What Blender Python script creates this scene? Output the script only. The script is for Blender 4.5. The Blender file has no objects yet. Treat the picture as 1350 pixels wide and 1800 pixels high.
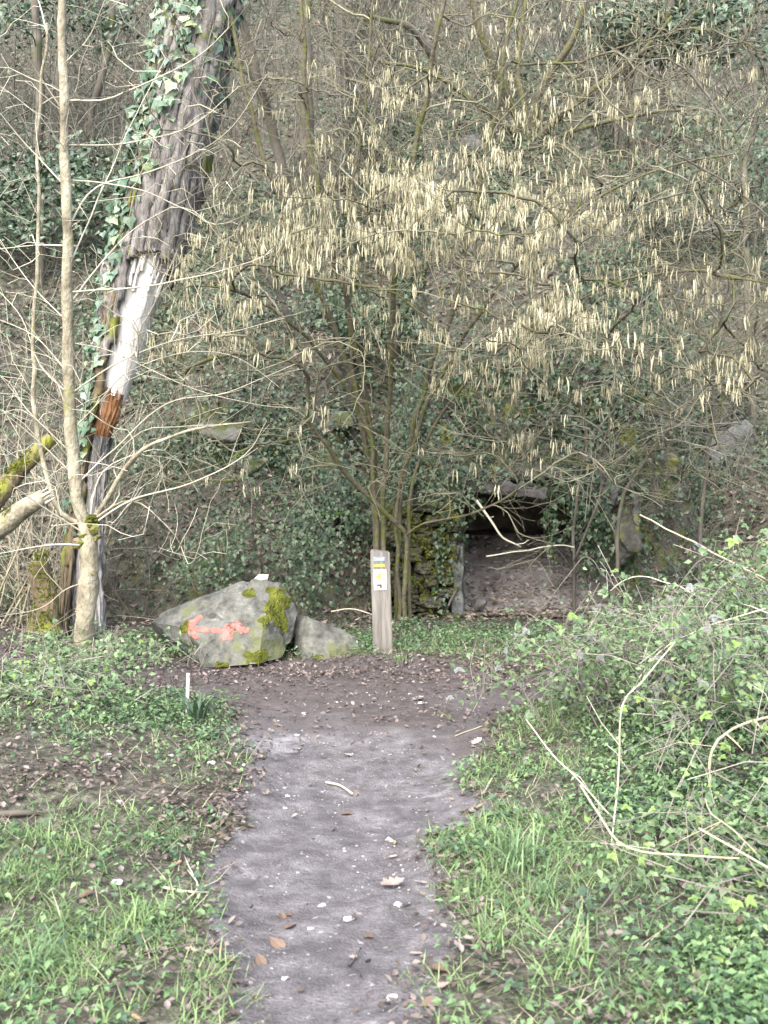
import bpy, bmesh, math, random
import numpy as np
from mathutils import Vector, Matrix

# ------------------------------------------------------------------ camera, sky, sun, exposure
S = bpy.context.scene
COL = S.collection
R = math.radians
CAM_H = 1.55
FPX = 2000.0                      # focal length in photograph pixels (1350 x 1800)
PITCH = math.atan(100.0 / FPX)    # looks slightly down
cam_d = bpy.data.cameras.new('camera')
cam = bpy.data.objects.new('camera', cam_d)
COL.objects.link(cam)
cam.location = (0, 0, CAM_H)
cam.rotation_euler = (math.pi / 2 - PITCH, 0, 0)
cam_d.sensor_fit = 'VERTICAL'
cam_d.sensor_height = 36.0
cam_d.lens = 36.0 * FPX / 1800.0
cam_d.clip_start = 0.05
cam_d.clip_end = 600
cam_d.dof.use_dof = True
cam_d.dof.focus_distance = 9.0
cam_d.dof.aperture_fstop = 5.6
S.camera = cam

SUN_EL, SUN_AZ = 46.0, 200.0      # azimuth, clockwise from +Y: behind the camera, to the left
W = bpy.data.worlds.new('World')
S.world = W
W.use_nodes = True
nt = W.node_tree
bgn = nt.nodes['Background']
sky = nt.nodes.new('ShaderNodeTexSky')
sky.sky_type = 'NISHITA'
sky.sun_disc = False
sky.sun_elevation = R(SUN_EL)
sky.sun_rotation = R(SUN_AZ)
sky.air_density = 1.0
sky.dust_density = 4.0
sky.ozone_density = 1.0
hsv = nt.nodes.new('ShaderNodeHueSaturation')
hsv.inputs['Saturation'].default_value = 0.85     # an overcast sky: nearly colourless
nt.links.new(sky.outputs[0], hsv.inputs['Color'])
nt.links.new(hsv.outputs[0], bgn.inputs['Color'])
bgn.inputs['Strength'].default_value = 0.15
sd = bpy.data.lights.new('sun', 'SUN')
sun = bpy.data.objects.new('sun', sd)
COL.objects.link(sun)
sd.energy = 0.8
sd.angle = R(70)
sd.color = (1.0, 0.99, 0.97)
az, el = R(SUN_AZ), R(SUN_EL)
sdir = Vector((math.sin(az) * math.cos(el), math.cos(az) * math.cos(el), math.sin(el)))
sun.rotation_euler = sdir.to_track_quat('Z', 'Y').to_euler()
S.view_settings.view_transform = 'Standard'
S.view_settings.look = 'None'
S.view_settings.gamma = 1.0
S.view_settings.exposure = 2.4
S.cycles.use_denoising = True
S.cycles.max_bounces = 5
S.cycles.diffuse_bounces = 3
S.cycles.glossy_bounces = 2
S.cycles.transmission_bounces = 2
S.cycles.transparent_max_bounces = 4
S.cycles.caustics_reflective = False
S.cycles.caustics_refractive = False

rng = np.random.default_rng(7)
random.seed(7)


# ------------------------------------------------------------------ numeric helpers
def hash3(ix, iy, iz, seed):
    h = (ix.astype(np.uint32) * np.uint32(374761393) + iy.astype(np.uint32) * np.uint32(668265263)
         + iz.astype(np.uint32) * np.uint32(2246822519) + np.uint32((seed * 3266489917) & 0xffffffff))
    h = (h ^ (h >> np.uint32(13))) * np.uint32(1274126177)
    h = h ^ (h >> np.uint32(16))
    return h.astype(np.float64) / 4294967295.0


def vnoise(x, y, z=None, seed=0):
    x = np.asarray(x, float); y = np.asarray(y, float)
    z = np.zeros_like(x) if z is None else np.asarray(z, float)
    x, y, z = np.broadcast_arrays(x, y, z)
    fx, fy, fz = np.floor(x), np.floor(y), np.floor(z)
    ix, iy, iz = fx.astype(np.int64), fy.astype(np.int64), fz.astype(np.int64)
    u, v, w = x - fx, y - fy, z - fz
    u, v, w = u * u * (3 - 2 * u), v * v * (3 - 2 * v), w * w * (3 - 2 * w)
    r = 0
    for a in (0, 1):
        for b in (0, 1):
            for c in (0, 1):
                r = r + hash3(ix + a, iy + b, iz + c, seed) * (u if a else 1 - u) * (v if b else 1 - v) * (w if c else 1 - w)
    return r * 2 - 1


def fbm(x, y, z=None, seed=0, octv=3):
    s, a, f = 0, 1.0, 1.0
    for k in range(octv):
        s = s + a * vnoise(np.asarray(x) * f, np.asarray(y) * f, None if z is None else np.asarray(z) * f, seed + k * 17)
        a *= .5; f *= 2.03
    return s


def sstep(a, b, x):
    t = np.clip((np.asarray(x, float) - a) / (b - a), 0, 1)
    return t * t * (3 - 2 * t)


def nrm(v):
    v = np.asarray(v, float)
    return v / np.maximum(np.linalg.norm(v, axis=-1, keepdims=True), 1e-9)


def at(px, py, d):
    """A point seen at photograph pixel (px, py), d metres ahead of the viewer (layout helper)."""
    cx, cy = (px - 675.0) / FPX, -(py - 900.0) / FPX
    dy = math.cos(PITCH) + cy * math.sin(PITCH)
    dz = -math.sin(PITCH) + cy * math.cos(PITCH)
    return np.array([cx / dy * d, d, CAM_H + dz / dy * d])


# ------------------------------------------------------------------ the lie of the land
def foot(x):
    return 10.35 + .65 * sstep(-.8, .4, x) - .55 * sstep(2.9, 4.2, x) - .5 * sstep(-3, -6, x) + .12 * vnoise(x * .8, x * 0 + 3.1, seed=5)


def path_edges(y):
    ys = [-30, 2.0, 3.1, 4.43, 5.4, 6.2, 6.9, 7.4, 7.6, 7.75]
    l = np.interp(y, ys, [-.4, -.42, -.50, -.59, -.70, -.80, -1.0, -1.45, -2.2, -9])
    r = np.interp(y, ys, [.22, .15, .14, .27, .42, .62, .80, 1.1, 1.8, 9])
    return l, r


def path_depth(x, y):
    """How far inside the trodden path a point lies (metres, negative outside)."""
    l, r = path_edges(y)
    wob = .10 * vnoise(x * 2.2, y * 2.2, seed=31) + .05 * vnoise(x * 7, y * 7, seed=32)
    d = np.minimum(x - l, r - x) + wob
    far = 8.55 + .12 * vnoise(x * 1.7, y * 0, seed=33) - .35 * sstep(.2, 1.2, x) + wob
    return np.minimum(d, far - y)


def hgt(x, y):
    x = np.asarray(x, float); y = np.asarray(y, float)
    g = .035 * fbm(x * .9, y * .9, seed=1) + .012 * fbm(x * 5, y * 5, seed=2)
    g = g + .16 * sstep(-1.0, -2.6, x) * sstep(11, 6, y) + .36 * sstep(.9, 2.4, x) * sstep(9.4, 7.0, y)
    g = g - .035 * sstep(-.05, .25, path_depth(x, y))
    t = y - foot(x)
    cave = sstep(.1, .6, x) * sstep(3.3, 2.7, x)
    face = 2.35 * cave * sstep(0, .42, t) + (1 - cave) * .35 * sstep(0, .5, t)
    slope = .84 * np.maximum(t - .15, 0) + .10 * sstep(2, 6, t) * np.maximum(t - 2, 0) * 0
    slope = slope * (1 - .30 * cave * sstep(3, .4, t))
    ledge = .50 * sstep(-2.6, -2.0, x) * sstep(-.2, -.7, x) * sstep(1.35, 1.55, t)
    rough = sstep(.1, 1.2, t) * (.22 * fbm(x * .55, y * .55, seed=3) + .07 * fbm(x * 2.3, y * 2.3, seed=4))
    far = np.maximum(t - 45, 0)
    return g + face + slope + ledge + rough - .84 * far * sstep(0, 30, far) * .9


def ground_at(px, py, dmin=2.0, dmax=60.0):
    ds = np.arange(dmin, dmax, .02)
    p0, p1 = at(px, py, 1.0), at(px, py, 2.0)
    dirv = p1 - p0
    P = p0 + np.outer(ds - 1, dirv)
    below = P[:, 2] < hgt(P[:, 0], P[:, 1])
    i = int(np.argmax(below)) if below.any() else len(ds) - 1
    p = P[i]
    return np.array([p[0], p[1], float(hgt(p[0], p[1]))])


# ------------------------------------------------------------------ mesh helpers
def tag(o, label=None, cat=None, group=None, kind=None):
    if label: o['label'] = label
    if cat: o['category'] = cat
    if group: o['group'] = group
    if kind: o['kind'] = kind
    return o


def empty(name, loc, label, cat, group=None):
    o = bpy.data.objects.new(name, None)
    COL.objects.link(o)
    o.location = tuple(float(c) for c in loc)
    o.empty_display_size = .1
    return tag(o, label, cat, group)


def make_mesh(name, V, tris=None, quads=None, mat=None, smooth=True, mats=None, tmi=None):
    me = bpy.data.meshes.new(name)
    V = np.ascontiguousarray(V, dtype=np.float32)
    tris = np.zeros((0, 3), np.int32) if tris is None or len(tris) == 0 else np.asarray(tris, np.int32)
    quads = np.zeros((0, 4), np.int32) if quads is None or len(quads) == 0 else np.asarray(quads, np.int32)
    me.vertices.add(len(V))
    me.vertices.foreach_set('co', V.ravel())
    idx = np.concatenate([tris.ravel(), quads.ravel()]).astype(np.int32)
    me.loops.add(len(idx))
    me.loops.foreach_set('vertex_index', idx)
    nf = len(tris) + len(quads)
    me.polygons.add(nf)
    starts = np.concatenate([np.arange(len(tris)) * 3, len(tris) * 3 + np.arange(len(quads)) * 4]).astype(np.int32)
    me.polygons.foreach_set('loop_start', starts)
    me.polygons.foreach_set('use_smooth', np.full(nf, smooth, dtype=bool))
    me.update(calc_edges=True)
    if mat: me.materials.append(mat)
    return me


def link(name, me, parent=None, loc=None):
    o = bpy.data.objects.new(name, me)
    COL.objects.link(o)
    if parent is not None:
        o.parent = parent
    if loc is not None:
        o.location = tuple(float(c) for c in loc)
    return o


class Soup:
    def __init__(self):
        self.V, self.T, self.Q, self.n = [], [], [], 0

    def add(self, V, F):
        V = np.asarray(V, float).reshape(-1, 3)
        F = np.asarray(F)
        if len(F) == 0: return
        (self.T if F.shape[1] == 3 else self.Q).append(F + self.n)
        self.V.append(V); self.n += len(V)

    def tube(self, pts, rad, k=4, cap=True):
        pts = np.asarray(pts, float); n = len(pts)
        if n < 2: return
        rad = np.broadcast_to(np.asarray(rad, float), (n,))
        T = np.empty_like(pts)
        T[1:-1] = pts[2:] - pts[:-2]; T[0] = pts[1] - pts[0]; T[-1] = pts[-1] - pts[-2]
        T = nrm(T)
        m = T.mean(0)
        ref = np.array([0, 0, 1.]) if abs(m[2]) < .8 * np.linalg.norm(m) + 1e-9 else np.array([.3, 1., 0])
        U = nrm(np.cross(T, ref)); B = np.cross(T, U)
        a = np.arange(k) * 2 * math.pi / k
        V = pts[:, None, :] + rad[:, None, None] * (np.cos(a)[None, :, None] * U[:, None, :] + np.sin(a)[None, :, None] * B[:, None, :])
        i = np.arange(n - 1)[:, None] * k; j = np.arange(k)[None, :]; j2 = (j + 1) % k
        Q = np.stack([i + j, i + j2, i + k + j2, i + k + j], -1).reshape(-1, 4)
        self.add(V.reshape(-1, 3), Q)
        if cap and k >= 3:
            base = self.n - n * k
            fan = [[base + (n - 1) * k, base + (n - 1) * k + q, base + (n - 1) * k + q + 1] for q in range(1, k - 1)]
            self.T.append(np.array(fan))

    def stamp(self, tmpl, pos, nor, scale, spin=None, along=None):
        """Copies of a small template laid at pos, facing nor; 'along' sets the tip direction."""
        tv, tf = tmpl
        N = len(pos)
        if N == 0: return
        nor = nrm(nor)
        if along is None:
            a = nrm(rng.normal(size=(N, 3)))
        else:
            a = np.asarray(along, float)
        b = a - (a * nor).sum(1, keepdims=True) * nor
        b = nrm(b + 1e-6)
        r = np.cross(b, nor)
        scale = np.broadcast_to(np.asarray(scale, float), (N,))[:, None, None]
        V = pos[:, None, :] + scale * (tv[None, :, 0:1] * r[:, None, :] + tv[None, :, 1:2] * b[:, None, :] + tv[None, :, 2:3] * nor[:, None, :])
        F = (tf[None, :, :] + (np.arange(N) * len(tv))[:, None, None]).reshape(-1, tf.shape[1])
        self.add(V.reshape(-1, 3), F)

    def mesh(self, name, mat, smooth=True, origin=None):
        if not self.V: return None
        V = np.concatenate(self.V)
        if origin is not None: V = V - np.asarray(origin)
        return make_mesh(name, V, np.concatenate(self.T) if self.T else None, np.concatenate(self.Q) if self.Q else None, mat, smooth)

    def obj(self, name, mat, parent=None, smooth=True):
        origin = None
        if parent is not None: origin = np.array(parent.location)
        me = self.mesh(name, mat, smooth, origin)
        return link(name, me, parent) if me else None


def fan_leaf(outline, fold=.12, curl=0.0):
    """Leaf from an outline (x, y) round a midrib; folded along the rib and bent at the tip."""
    o = np.array(outline, float)
    c = np.array([[0, o[:, 1].mean()]])
    p = np.vstack([c, o])
    z = fold * np.abs(p[:, 0]) - curl * (p[:, 1]) ** 2
    V = np.column_stack([p, z])
    n = len(o)
    F = np.array([[0, 1 + i, 1 + (i + 1) % n] for i in range(n)])
    return V, F


IVY = fan_leaf([(0, -.38), (.34, -.48), (.52, -.12), (.28, .08), (0, .62), (-.28, .08), (-.52, -.12), (-.34, -.48)], .16, .12)
IVY_LOW = fan_leaf([(0, -.42), (.5, -.22), (0, .58), (-.5, -.22)], .2, .15)
OVATE = fan_leaf([(0, -.5), (.27, -.28), (.31, .02), (.16, .32), (0, .58), (-.16, .32), (-.31, .02), (-.27, -.28)], .25, .2)
OVATE_LOW = fan_leaf([(0, -.5), (.3, -.1), (0, .55), (-.3, -.1)], .25, .25)
OAK = fan_leaf([(0, -.55), (.10, -.38), (.2, -.3), (.13, -.2), (.27, -.05), (.17, .05), (.3, .22), (.16, .30), (.14, .45), (0, .52),
                (-.14, .45), (-.16, .30), (-.3, .22), (-.17, .05), (-.27, -.05), (-.13, -.2), (-.2, -.3), (-.10, -.38)], .45, -.35)
CURL_LOW = fan_leaf([(0, -.5), (.3, -.02), (0, .5), (-.3, .02)], .6, -.5)
CURLED = fan_leaf([(0, -.5), (.26, -.2), (.3, .15), (0, .5), (-.3, .15), (-.26, -.2)], .6, -.5)


# ------------------------------------------------------------------ materials
MATS = {}


def ramp_node(nt, stops):
    rp = nt.nodes.new('ShaderNodeValToRGB')
    e = rp.color_ramp.elements
    while len(e) < len(stops): e.new(.5)
    for i, (p, c) in enumerate(stops):
        e[i].position = p
        e[i].color = (c[0], c[1], c[2], 1)
    return rp


def mat(name, stops, scale=6.0, island=.0, rough=.85, bump=0.0, bscale=None, transl=0.0, detail=5, stretch=None, spec=.25, nrough=.62, moss=None, moss_amt=.5, mscale=2.0, spots=None):
    m = bpy.data.materials.new(name); m.use_nodes = True
    nt = m.node_tree; N = nt.nodes; L = nt.links
    bs = N['Principled BSDF']; out = N['Material Output']
    tc = N.new('ShaderNodeTexCoord'); mp = N.new('ShaderNodeMapping')
    L.new(tc.outputs['Object'], mp.inputs['Vector'])
    if stretch: mp.inputs['Scale'].default_value = stretch
    nz = N.new('ShaderNodeTexNoise'); nz.inputs['Scale'].default_value = scale; nz.inputs['Detail'].default_value = detail
    nz.inputs['Roughness'].default_value = nrough
    L.new(mp.outputs[0], nz.inputs['Vector'])
    fac = nz.outputs['Fac']
    st = N.new('ShaderNodeMapRange'); st.inputs['From Min'].default_value = .3; st.inputs['From Max'].default_value = .7
    L.new(fac, st.inputs['Value']); fac = st.outputs[0]
    if island > 0:
        ge = N.new('ShaderNodeNewGeometry')
        mx = N.new('ShaderNodeMix'); mx.data_type = 'FLOAT'
        mx.inputs[0].default_value = island
        L.new(fac, mx.inputs[2]); L.new(ge.outputs['Random Per Island'], mx.inputs[3])
        fac = mx.outputs[0]
    rp = ramp_node(nt, stops)
    L.new(fac, rp.inputs['Fac'])
    colr = rp.outputs['Color']
    if moss:
        n2 = N.new('ShaderNodeTexNoise'); n2.inputs['Scale'].default_value = mscale; n2.inputs['Detail'].default_value = 6
        n2.inputs['Roughness'].default_value = .65
        L.new(tc.outputs['Object'], n2.inputs['Vector'])
        mr = N.new('ShaderNodeMapRange'); mr.inputs['From Min'].default_value = .62 - moss_amt * .3; mr.inputs['From Max'].default_value = .70 - moss_amt * .3
        L.new(n2.outputs['Fac'], mr.inputs['Value'])
        mc = N.new('ShaderNodeMix'); mc.data_type = 'RGBA'
        L.new(mr.outputs[0], mc.inputs[0]); L.new(colr, mc.inputs[6]); mc.inputs[7].default_value = (*moss, 1)
        colr = mc.outputs[2]
    if spots:
        n3 = N.new('ShaderNodeTexNoise'); n3.inputs['Scale'].default_value = spots[1]; n3.inputs['Detail'].default_value = 3
        L.new(tc.outputs['Object'], n3.inputs['Vector'])
        m3 = N.new('ShaderNodeMapRange'); m3.inputs['From Min'].default_value = spots[2]; m3.inputs['From Max'].default_value = spots[2] + .06
        L.new(n3.outputs['Fac'], m3.inputs['Value'])
        c3 = N.new('ShaderNodeMix'); c3.data_type = 'RGBA'
        L.new(m3.outputs[0], c3.inputs[0]); L.new(colr, c3.inputs[6]); c3.inputs[7].default_value = (*spots[0], 1)
        colr = c3.outputs[2]
    L.new(colr, bs.inputs['Base Color'])
    bs.inputs['Roughness'].default_value = rough
    bs.inputs['Specular IOR Level'].default_value = spec
    if bump > 0:
        nb = N.new('ShaderNodeTexNoise'); nb.inputs['Scale'].default_value = bscale or scale * 4; nb.inputs['Detail'].default_value = 6
        L.new(mp.outputs[0], nb.inputs['Vector'])
        bp = N.new('ShaderNodeBump'); bp.inputs['Strength'].default_value = bump; bp.inputs['Distance'].default_value = .03
        L.new(nb.outputs['Fac'], bp.inputs['Height']); L.new(bp.outputs[0], bs.inputs['Normal'])
    if transl > 0:
        tr = N.new('ShaderNodeBsdfTranslucent'); L.new(colr, tr.inputs['Color'])
        ms = N.new('ShaderNodeMixShader'); ms.inputs[0].default_value = transl
        L.new(bs.outputs[0], ms.inputs[1]); L.new(tr.outputs[0], ms.inputs[2]); L.new(ms.outputs[0], out.inputs['Surface'])
    MATS[name] = m
    return m


BROWN = [(0, (.050, .042, .033)), (.35, (.10, .083, .064)), (.65, (.165, .138, .11)), (1, (.30, .26, .22))]
mat('soil', [(0, (.024, .022, .016)), (.45, (.055, .051, .038)), (.7, (.09, .084, .064)), (1, (.15, .138, .11))], 14, detail=9, bump=1.0, bscale=40)
mat('litter', BROWN, 3, island=.8, rough=.8, transl=.1)
mat('litter_mix', [(0, (.042, .034, .030)), (.4, (.088, .070, .062)), (.7, (.15, .124, .11)), (1, (.26, .225, .205))], 2.2, island=.75, transl=.1)
mat('litter_pale', [(0, (.20, .14, .10)), (.5, (.32, .24, .18)), (1, (.46, .38, .31))], 3, island=.8, transl=.1)
mat('ivy', [(0, (.012, .028, .012)), (.45, (.030, .058, .024)), (.8, (.060, .098, .044)), (1, (.12, .155, .075))], 1.2, island=.7, rough=.42, spec=.5, transl=.12)
mat('ivy_trunk', [(0, (.045, .085, .045)), (.5, (.085, .14, .085)), (1, (.17, .23, .14))], 2, island=.7, rough=.4, spec=.5, transl=.12)
mat('bramble_leaf', [(0, (.045, .085, .038)), (.5, (.085, .14, .065)), (1, (.145, .21, .105))], 1.3, rough=.5, spec=.4, transl=.15)
mat('bramble_grey', [(0, (.10, .115, .10)), (1, (.19, .20, .19))], 1.3, rough=.6, transl=.1)
mat('bramble_lime', [(0, (.11, .18, .045)), (1, (.20, .28, .085))], 1.3, rough=.5, transl=.2)
mat('herb', [(0, (.05, .095, .042)), (.45, (.105, .185, .08)), (.8, (.185, .28, .125)), (1, (.31, .385, .20))], 1.0, island=.6, rough=.6, transl=.25)
mat('herb_dark', [(0, (.03, .055, .03)), (.5, (.06, .10, .06)), (1, (.11, .165, .10))], 1.0, island=.6, rough=.55, transl=.2)
mat('grass', [(0, (.075, .13, .055)), (.4, (.145, .225, .092)), (.75, (.23, .315, .135)), (1, (.36, .40, .22))], 1.1, island=.55, rough=.6, transl=.25)
mat('dry_grass', [(0, (.24, .215, .145)), (1, (.43, .395, .29))], 2, island=.7, rough=.7, transl=.15)
mat('path', [(0, (.044, .040, .041)), (.4, (.085, .078, .079)), (.7, (.135, .126, .128)), (1, (.24, .23, .233))], 7, detail=12, nrough=.78, bump=.6, bscale=90, spots=((.27, .262, .265), 34, .67))
mat('cave_rock', [(0, (.12, .107, .102)), (.5, (.235, .213, .205)), (1, (.36, .335, .325))], 4, bump=1.0, bscale=12)
mat('pebble', [(0, (.06, .055, .053)), (.6, (.15, .14, .138)), (1, (.42, .41, .395))], 3, island=.8)
mat('chalk', [(0, (.24, .235, .225)), (1, (.46, .45, .435))], 12, bump=.5)
mat('boulder', [(0, (.022, .023, .019)), (.3, (.06, .061, .053)), (.65, (.118, .119, .106)), (1, (.22, .22, .20))], 5.5, detail=12, nrough=.74, bump=1.0, bscale=11, moss=(.095, .105, .05), moss_amt=.3, mscale=3, spots=((.05, .05, .042), 5, .60))
mat('rock_dark', [(0, (.06, .06, .055)), (.5, (.14, .14, .125)), (1, (.26, .255, .235))], 4, detail=8, bump=1, bscale=14, moss=(.05, .06, .022), moss_amt=.35)
mat('slab', [(0, (.025, .024, .022)), (.5, (.062, .059, .056)), (1, (.125, .12, .115))], 5, detail=8, bump=1, bscale=18)
mat('masonry', [(0, (.030, .030, .024)), (.5, (.07, .07, .057)), (1, (.14, .138, .12))], 5, detail=9, bump=1, bscale=16, moss=(.095, .10, .028), moss_amt=.45, mscale=4)
mat('moss', [(0, (.035, .042, .008)), (.5, (.08, .09, .016)), (1, (.15, .16, .032))], 14, bump=1, bscale=60, rough=.95, spec=.1)
mat('paint_red', [(0, (.24, .10, .085)), (.35, (.42, .095, .08)), (1, (.50, .15, .125))], 16, bump=.2, rough=.7)
mat('bark_big', [(0, (.042, .038, .034)), (.3, (.11, .102, .095)), (.7, (.20, .19, .18)), (1, (.34, .33, .32))], 18, stretch=(1, 1, .2), detail=12, nrough=.75, bump=1.0, bscale=30, moss=(.14, .15, .03), moss_amt=.12, mscale=2.2, spots=((.52, .50, .49), 7, .68))
mat('bark_brown', [(0, (.06, .045, .03)), (.5, (.13, .10, .065)), (1, (.22, .18, .11))], 9, stretch=(1, 1, .3), bump=1.0, moss=(.16, .17, .03), moss_amt=.35, mscale=3)
mat('bare_wood', [(0, (.30, .27, .24)), (.3, (.55, .53, .50)), (1, (.72, .71, .69))], 6, stretch=(2, 2, .18), bump=.5, bscale=20, rough=.7)
mat('rot_wood', [(0, (.09, .042, .018)), (.5, (.25, .125, .058)), (1, (.42, .29, .18))], 7, stretch=(1, 1, .4), bump=.8, bscale=24)
mat('bark_pale', [(0, (.08, .071, .050)), (.35, (.175, .158, .112)), (.7, (.27, .25, .185)), (1, (.37, .35, .275))], 9, stretch=(1, 1, .6), detail=8, bump=.6, bscale=45, moss=(.15, .16, .05), moss_amt=.18)
mat('twig_pale', [(0, (.20, .185, .135)), (.5, (.35, .33, .255)), (1, (.52, .50, .42))], 2.5, island=.5)
mat('hazel_bark', [(0, (.045, .040, .027)), (.5, (.095, .086, .058)), (1, (.17, .158, .11))], 6, bump=.6, moss=(.075, .08, .026), moss_amt=.45, mscale=6)
mat('hazel_twig', [(0, (.065, .060, .038)), (.5, (.135, .128, .085)), (1, (.25, .24, .175))], 2.0, island=.55)
mat('catkin', [(0, (.17, .158, .098)), (.5, (.33, .312, .205)), (1, (.52, .498, .355))], 1.5, island=.7, bump=0, transl=.15)
mat('far_bark', [(0, (.045, .040, .032)), (.5, (.09, .081, .066)), (1, (.15, .137, .115))], 3, moss=(.075, .082, .035), moss_amt=.3)
mat('far_twig', [(0, (.055, .053, .042)), (.5, (.11, .106, .085)), (1, (.21, .205, .175))], .8, island=.5)
mat('post_wood', [(0, (.075, .070, .060)), (.5, (.135, .126, .112)), (1, (.20, .19, .172))], 8, stretch=(3, 3, .25), bump=.5, bscale=30)
mat('evergreen', [(0, (.018, .036, .018)), (.5, (.042, .076, .038)), (1, (.10, .145, .08))], 1.0, island=.7, rough=.4, spec=.5)
mat('fern', [(0, (.10, .20, .04)), (1, (.22, .36, .08))], 3, island=.5, transl=.2)
mat('white_plate', [(0, (.32, .31, .27)), (1, (.39, .38, .34))], 20, rough=.45)
mat('mark_yellow', [(0, (.36, .31, .04)), (1, (.44, .39, .08))], 30, rough=.5)
mat('mark_yellow_worn', [(0, (.22, .20, .05)), (1, (.36, .33, .09))], 40, rough=.7)
mat('mark_blue', [(0, (.12, .17, .32)), (1, (.22, .28, .44))], 40, rough=.6)
mat('mark_white', [(0, (.32, .36, .44)), (1, (.42, .45, .5))], 40, rough=.6)
mat('mark_olive', [(0, (.20, .18, .09)), (1, (.28, .26, .15))], 40, rough=.6)
mat('mark_brown', [(0, (.05, .04, .038)), (1, (.10, .08, .075))], 60, rough=.6)
mat('rubble', [(0, (.11, .098, .092)), (.6, (.23, .21, .20)), (1, (.40, .375, .36))], 3, island=.8)
mat('grass_blue', [(0, (.07, .13, .06)), (.5, (.13, .21, .10)), (1, (.24, .32, .17))], 3, island=.7, transl=.2)
mat('bramble_small', [(0, (.035, .068, .028)), (.4, (.085, .14, .062)), (.75, (.15, .215, .10)), (1, (.25, .29, .19))], 1.5, island=.75, rough=.5, transl=.15)
mat('burl', [(0, (.09, .072, .048)), (.5, (.20, .165, .115)), (1, (.33, .29, .22))], 14, bump=1, bscale=40, moss=(.12, .125, .03), moss_amt=.4, mscale=8)
mat('slab_pale', [(0, (.035, .038, .036)), (.5, (.08, .085, .082)), (1, (.13, .137, .132))], 6, detail=8, bump=1, bscale=18)
mat('hill_green', [(0, (.03, .044, .018)), (.5, (.066, .088, .036)), (.85, (.11, .135, .054)), (1, (.17, .19, .085))], 1.2, island=.7, rough=.7, transl=.15)
mat('grey_wood', [(0, (.10, .095, .088)), (.4, (.22, .21, .20)), (1, (.42, .41, .39))], 9, stretch=(2, 2, .2), detail=8, bump=1, bscale=30, moss=(.09, .10, .03), moss_amt=.2)
mat('grey_stem', [(0, (.12, .105, .085)), (.5, (.21, .19, .165)), (1, (.34, .32, .28))], 2, island=.7)
mat('stake', [(0, (.26, .29, .23)), (1, (.40, .43, .36))], 12, rough=.5)


def hill_material():
    """Soil; grey-olive rock where the face is rock (mesh attribute), with moss of its own shape."""
    m = MATS['soil']
    nt = m.node_tree; N = nt.nodes; L = nt.links
    bs = N['Principled BSDF']
    src = bs.inputs['Base Color'].links[0].from_socket
    at_ = N.new('ShaderNodeAttribute'); at_.attribute_name = 'rock'
    tc = N.new('ShaderNodeTexCoord')
    n1 = N.new('ShaderNodeTexNoise'); n1.inputs['Scale'].default_value = 4; n1.inputs['Detail'].default_value = 8
    L.new(tc.outputs['Object'], n1.inputs['Vector'])
    rp = ramp_node(nt, [(.3, (.035, .033, .027)), (.5, (.075, .073, .06)), (.58, (.085, .09, .034)), (.7, (.095, .10, .026))])
    L.new(n1.outputs['Fac'], rp.inputs['Fac'])
    mx = N.new('ShaderNodeMix'); mx.data_type = 'RGBA'
    L.new(at_.outputs['Fac'], mx.inputs[0]); L.new(src, mx.inputs[6]); L.new(rp.outputs[0], mx.inputs[7])
    L.new(mx.outputs[2], bs.inputs['Base Color'])


hill_material()


def path_material():
    """Trodden grey earth, dark leaf mould towards the junction, chalk trodden in as pale patches."""
    m = MATS['path']; nt = m.node_tree; N = nt.nodes; L = nt.links
    bs = N['Principled BSDF']
    src = bs.inputs['Base Color'].links[0].from_socket
    tc = N.new('ShaderNodeTexCoord')
    nz = N.new('ShaderNodeTexNoise'); nz.inputs['Scale'].default_value = 14; nz.inputs['Detail'].default_value = 12; nz.inputs['Roughness'].default_value = .8
    L.new(tc.outputs['Object'], nz.inputs['Vector'])
    for nm, rp_ in (('humus', [(.3, (.036, .031, .029)), (.5, (.068, .058, .055)), (.72, (.125, .108, .102))]), ('chalk', [(.3, (.11, .103, .107)), (.7, (.25, .242, .247))])):
        a = N.new('ShaderNodeAttribute'); a.attribute_name = nm
        ad = N.new('ShaderNodeMath'); ad.operation = 'ADD'
        L.new(a.outputs['Fac'], ad.inputs[0])
        mr = N.new('ShaderNodeMapRange'); mr.inputs['From Min'].default_value = .3; mr.inputs['From Max'].default_value = .7; mr.inputs['To Min'].default_value = -.35; mr.inputs['To Max'].default_value = .35
        L.new(nz.outputs['Fac'], mr.inputs['Value']); L.new(mr.outputs[0], ad.inputs[1])
        st = N.new('ShaderNodeMapRange'); st.inputs['From Min'].default_value = .35; st.inputs['From Max'].default_value = .75
        L.new(ad.outputs[0], st.inputs['Value'])
        r_ = ramp_node(nt, rp_); L.new(nz.outputs['Fac'], r_.inputs['Fac'])
        mx = N.new('ShaderNodeMix'); mx.data_type = 'RGBA'
        L.new(st.outputs[0], mx.inputs[0]); L.new(src, mx.inputs[6]); L.new(r_.outputs[0], mx.inputs[7])
        src = mx.outputs[2]
    L.new(src, bs.inputs['Base Color'])


path_material()

# ------------------------------------------------------------------ ground and hillside: one sheet
def axis(segs):
    out = []
    for a, b, s in segs:
        out.append(np.arange(a, b - 1e-6, s))
    out.append(np.array([segs[-1][1]]))
    return np.concatenate(out)


GX = axis([(-90, -30, 6), (-30, -8, 1.0), (-8, -4, .16), (-4, 4, .055), (4, 8, .16), (8, 30, 1.0), (30, 90, 6)])
GY = axis([(-60, -6, 4), (-6, 1.5, .4), (1.5, 10.2, .055), (10.2, 12.0, .03), (12, 16, .07), (16, 24, .16), (24, 60, 1.0), (60, 160, 6)])
XX, YY = np.meshgrid(GX, GY)
ZZ = hgt(XX, YY)
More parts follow.
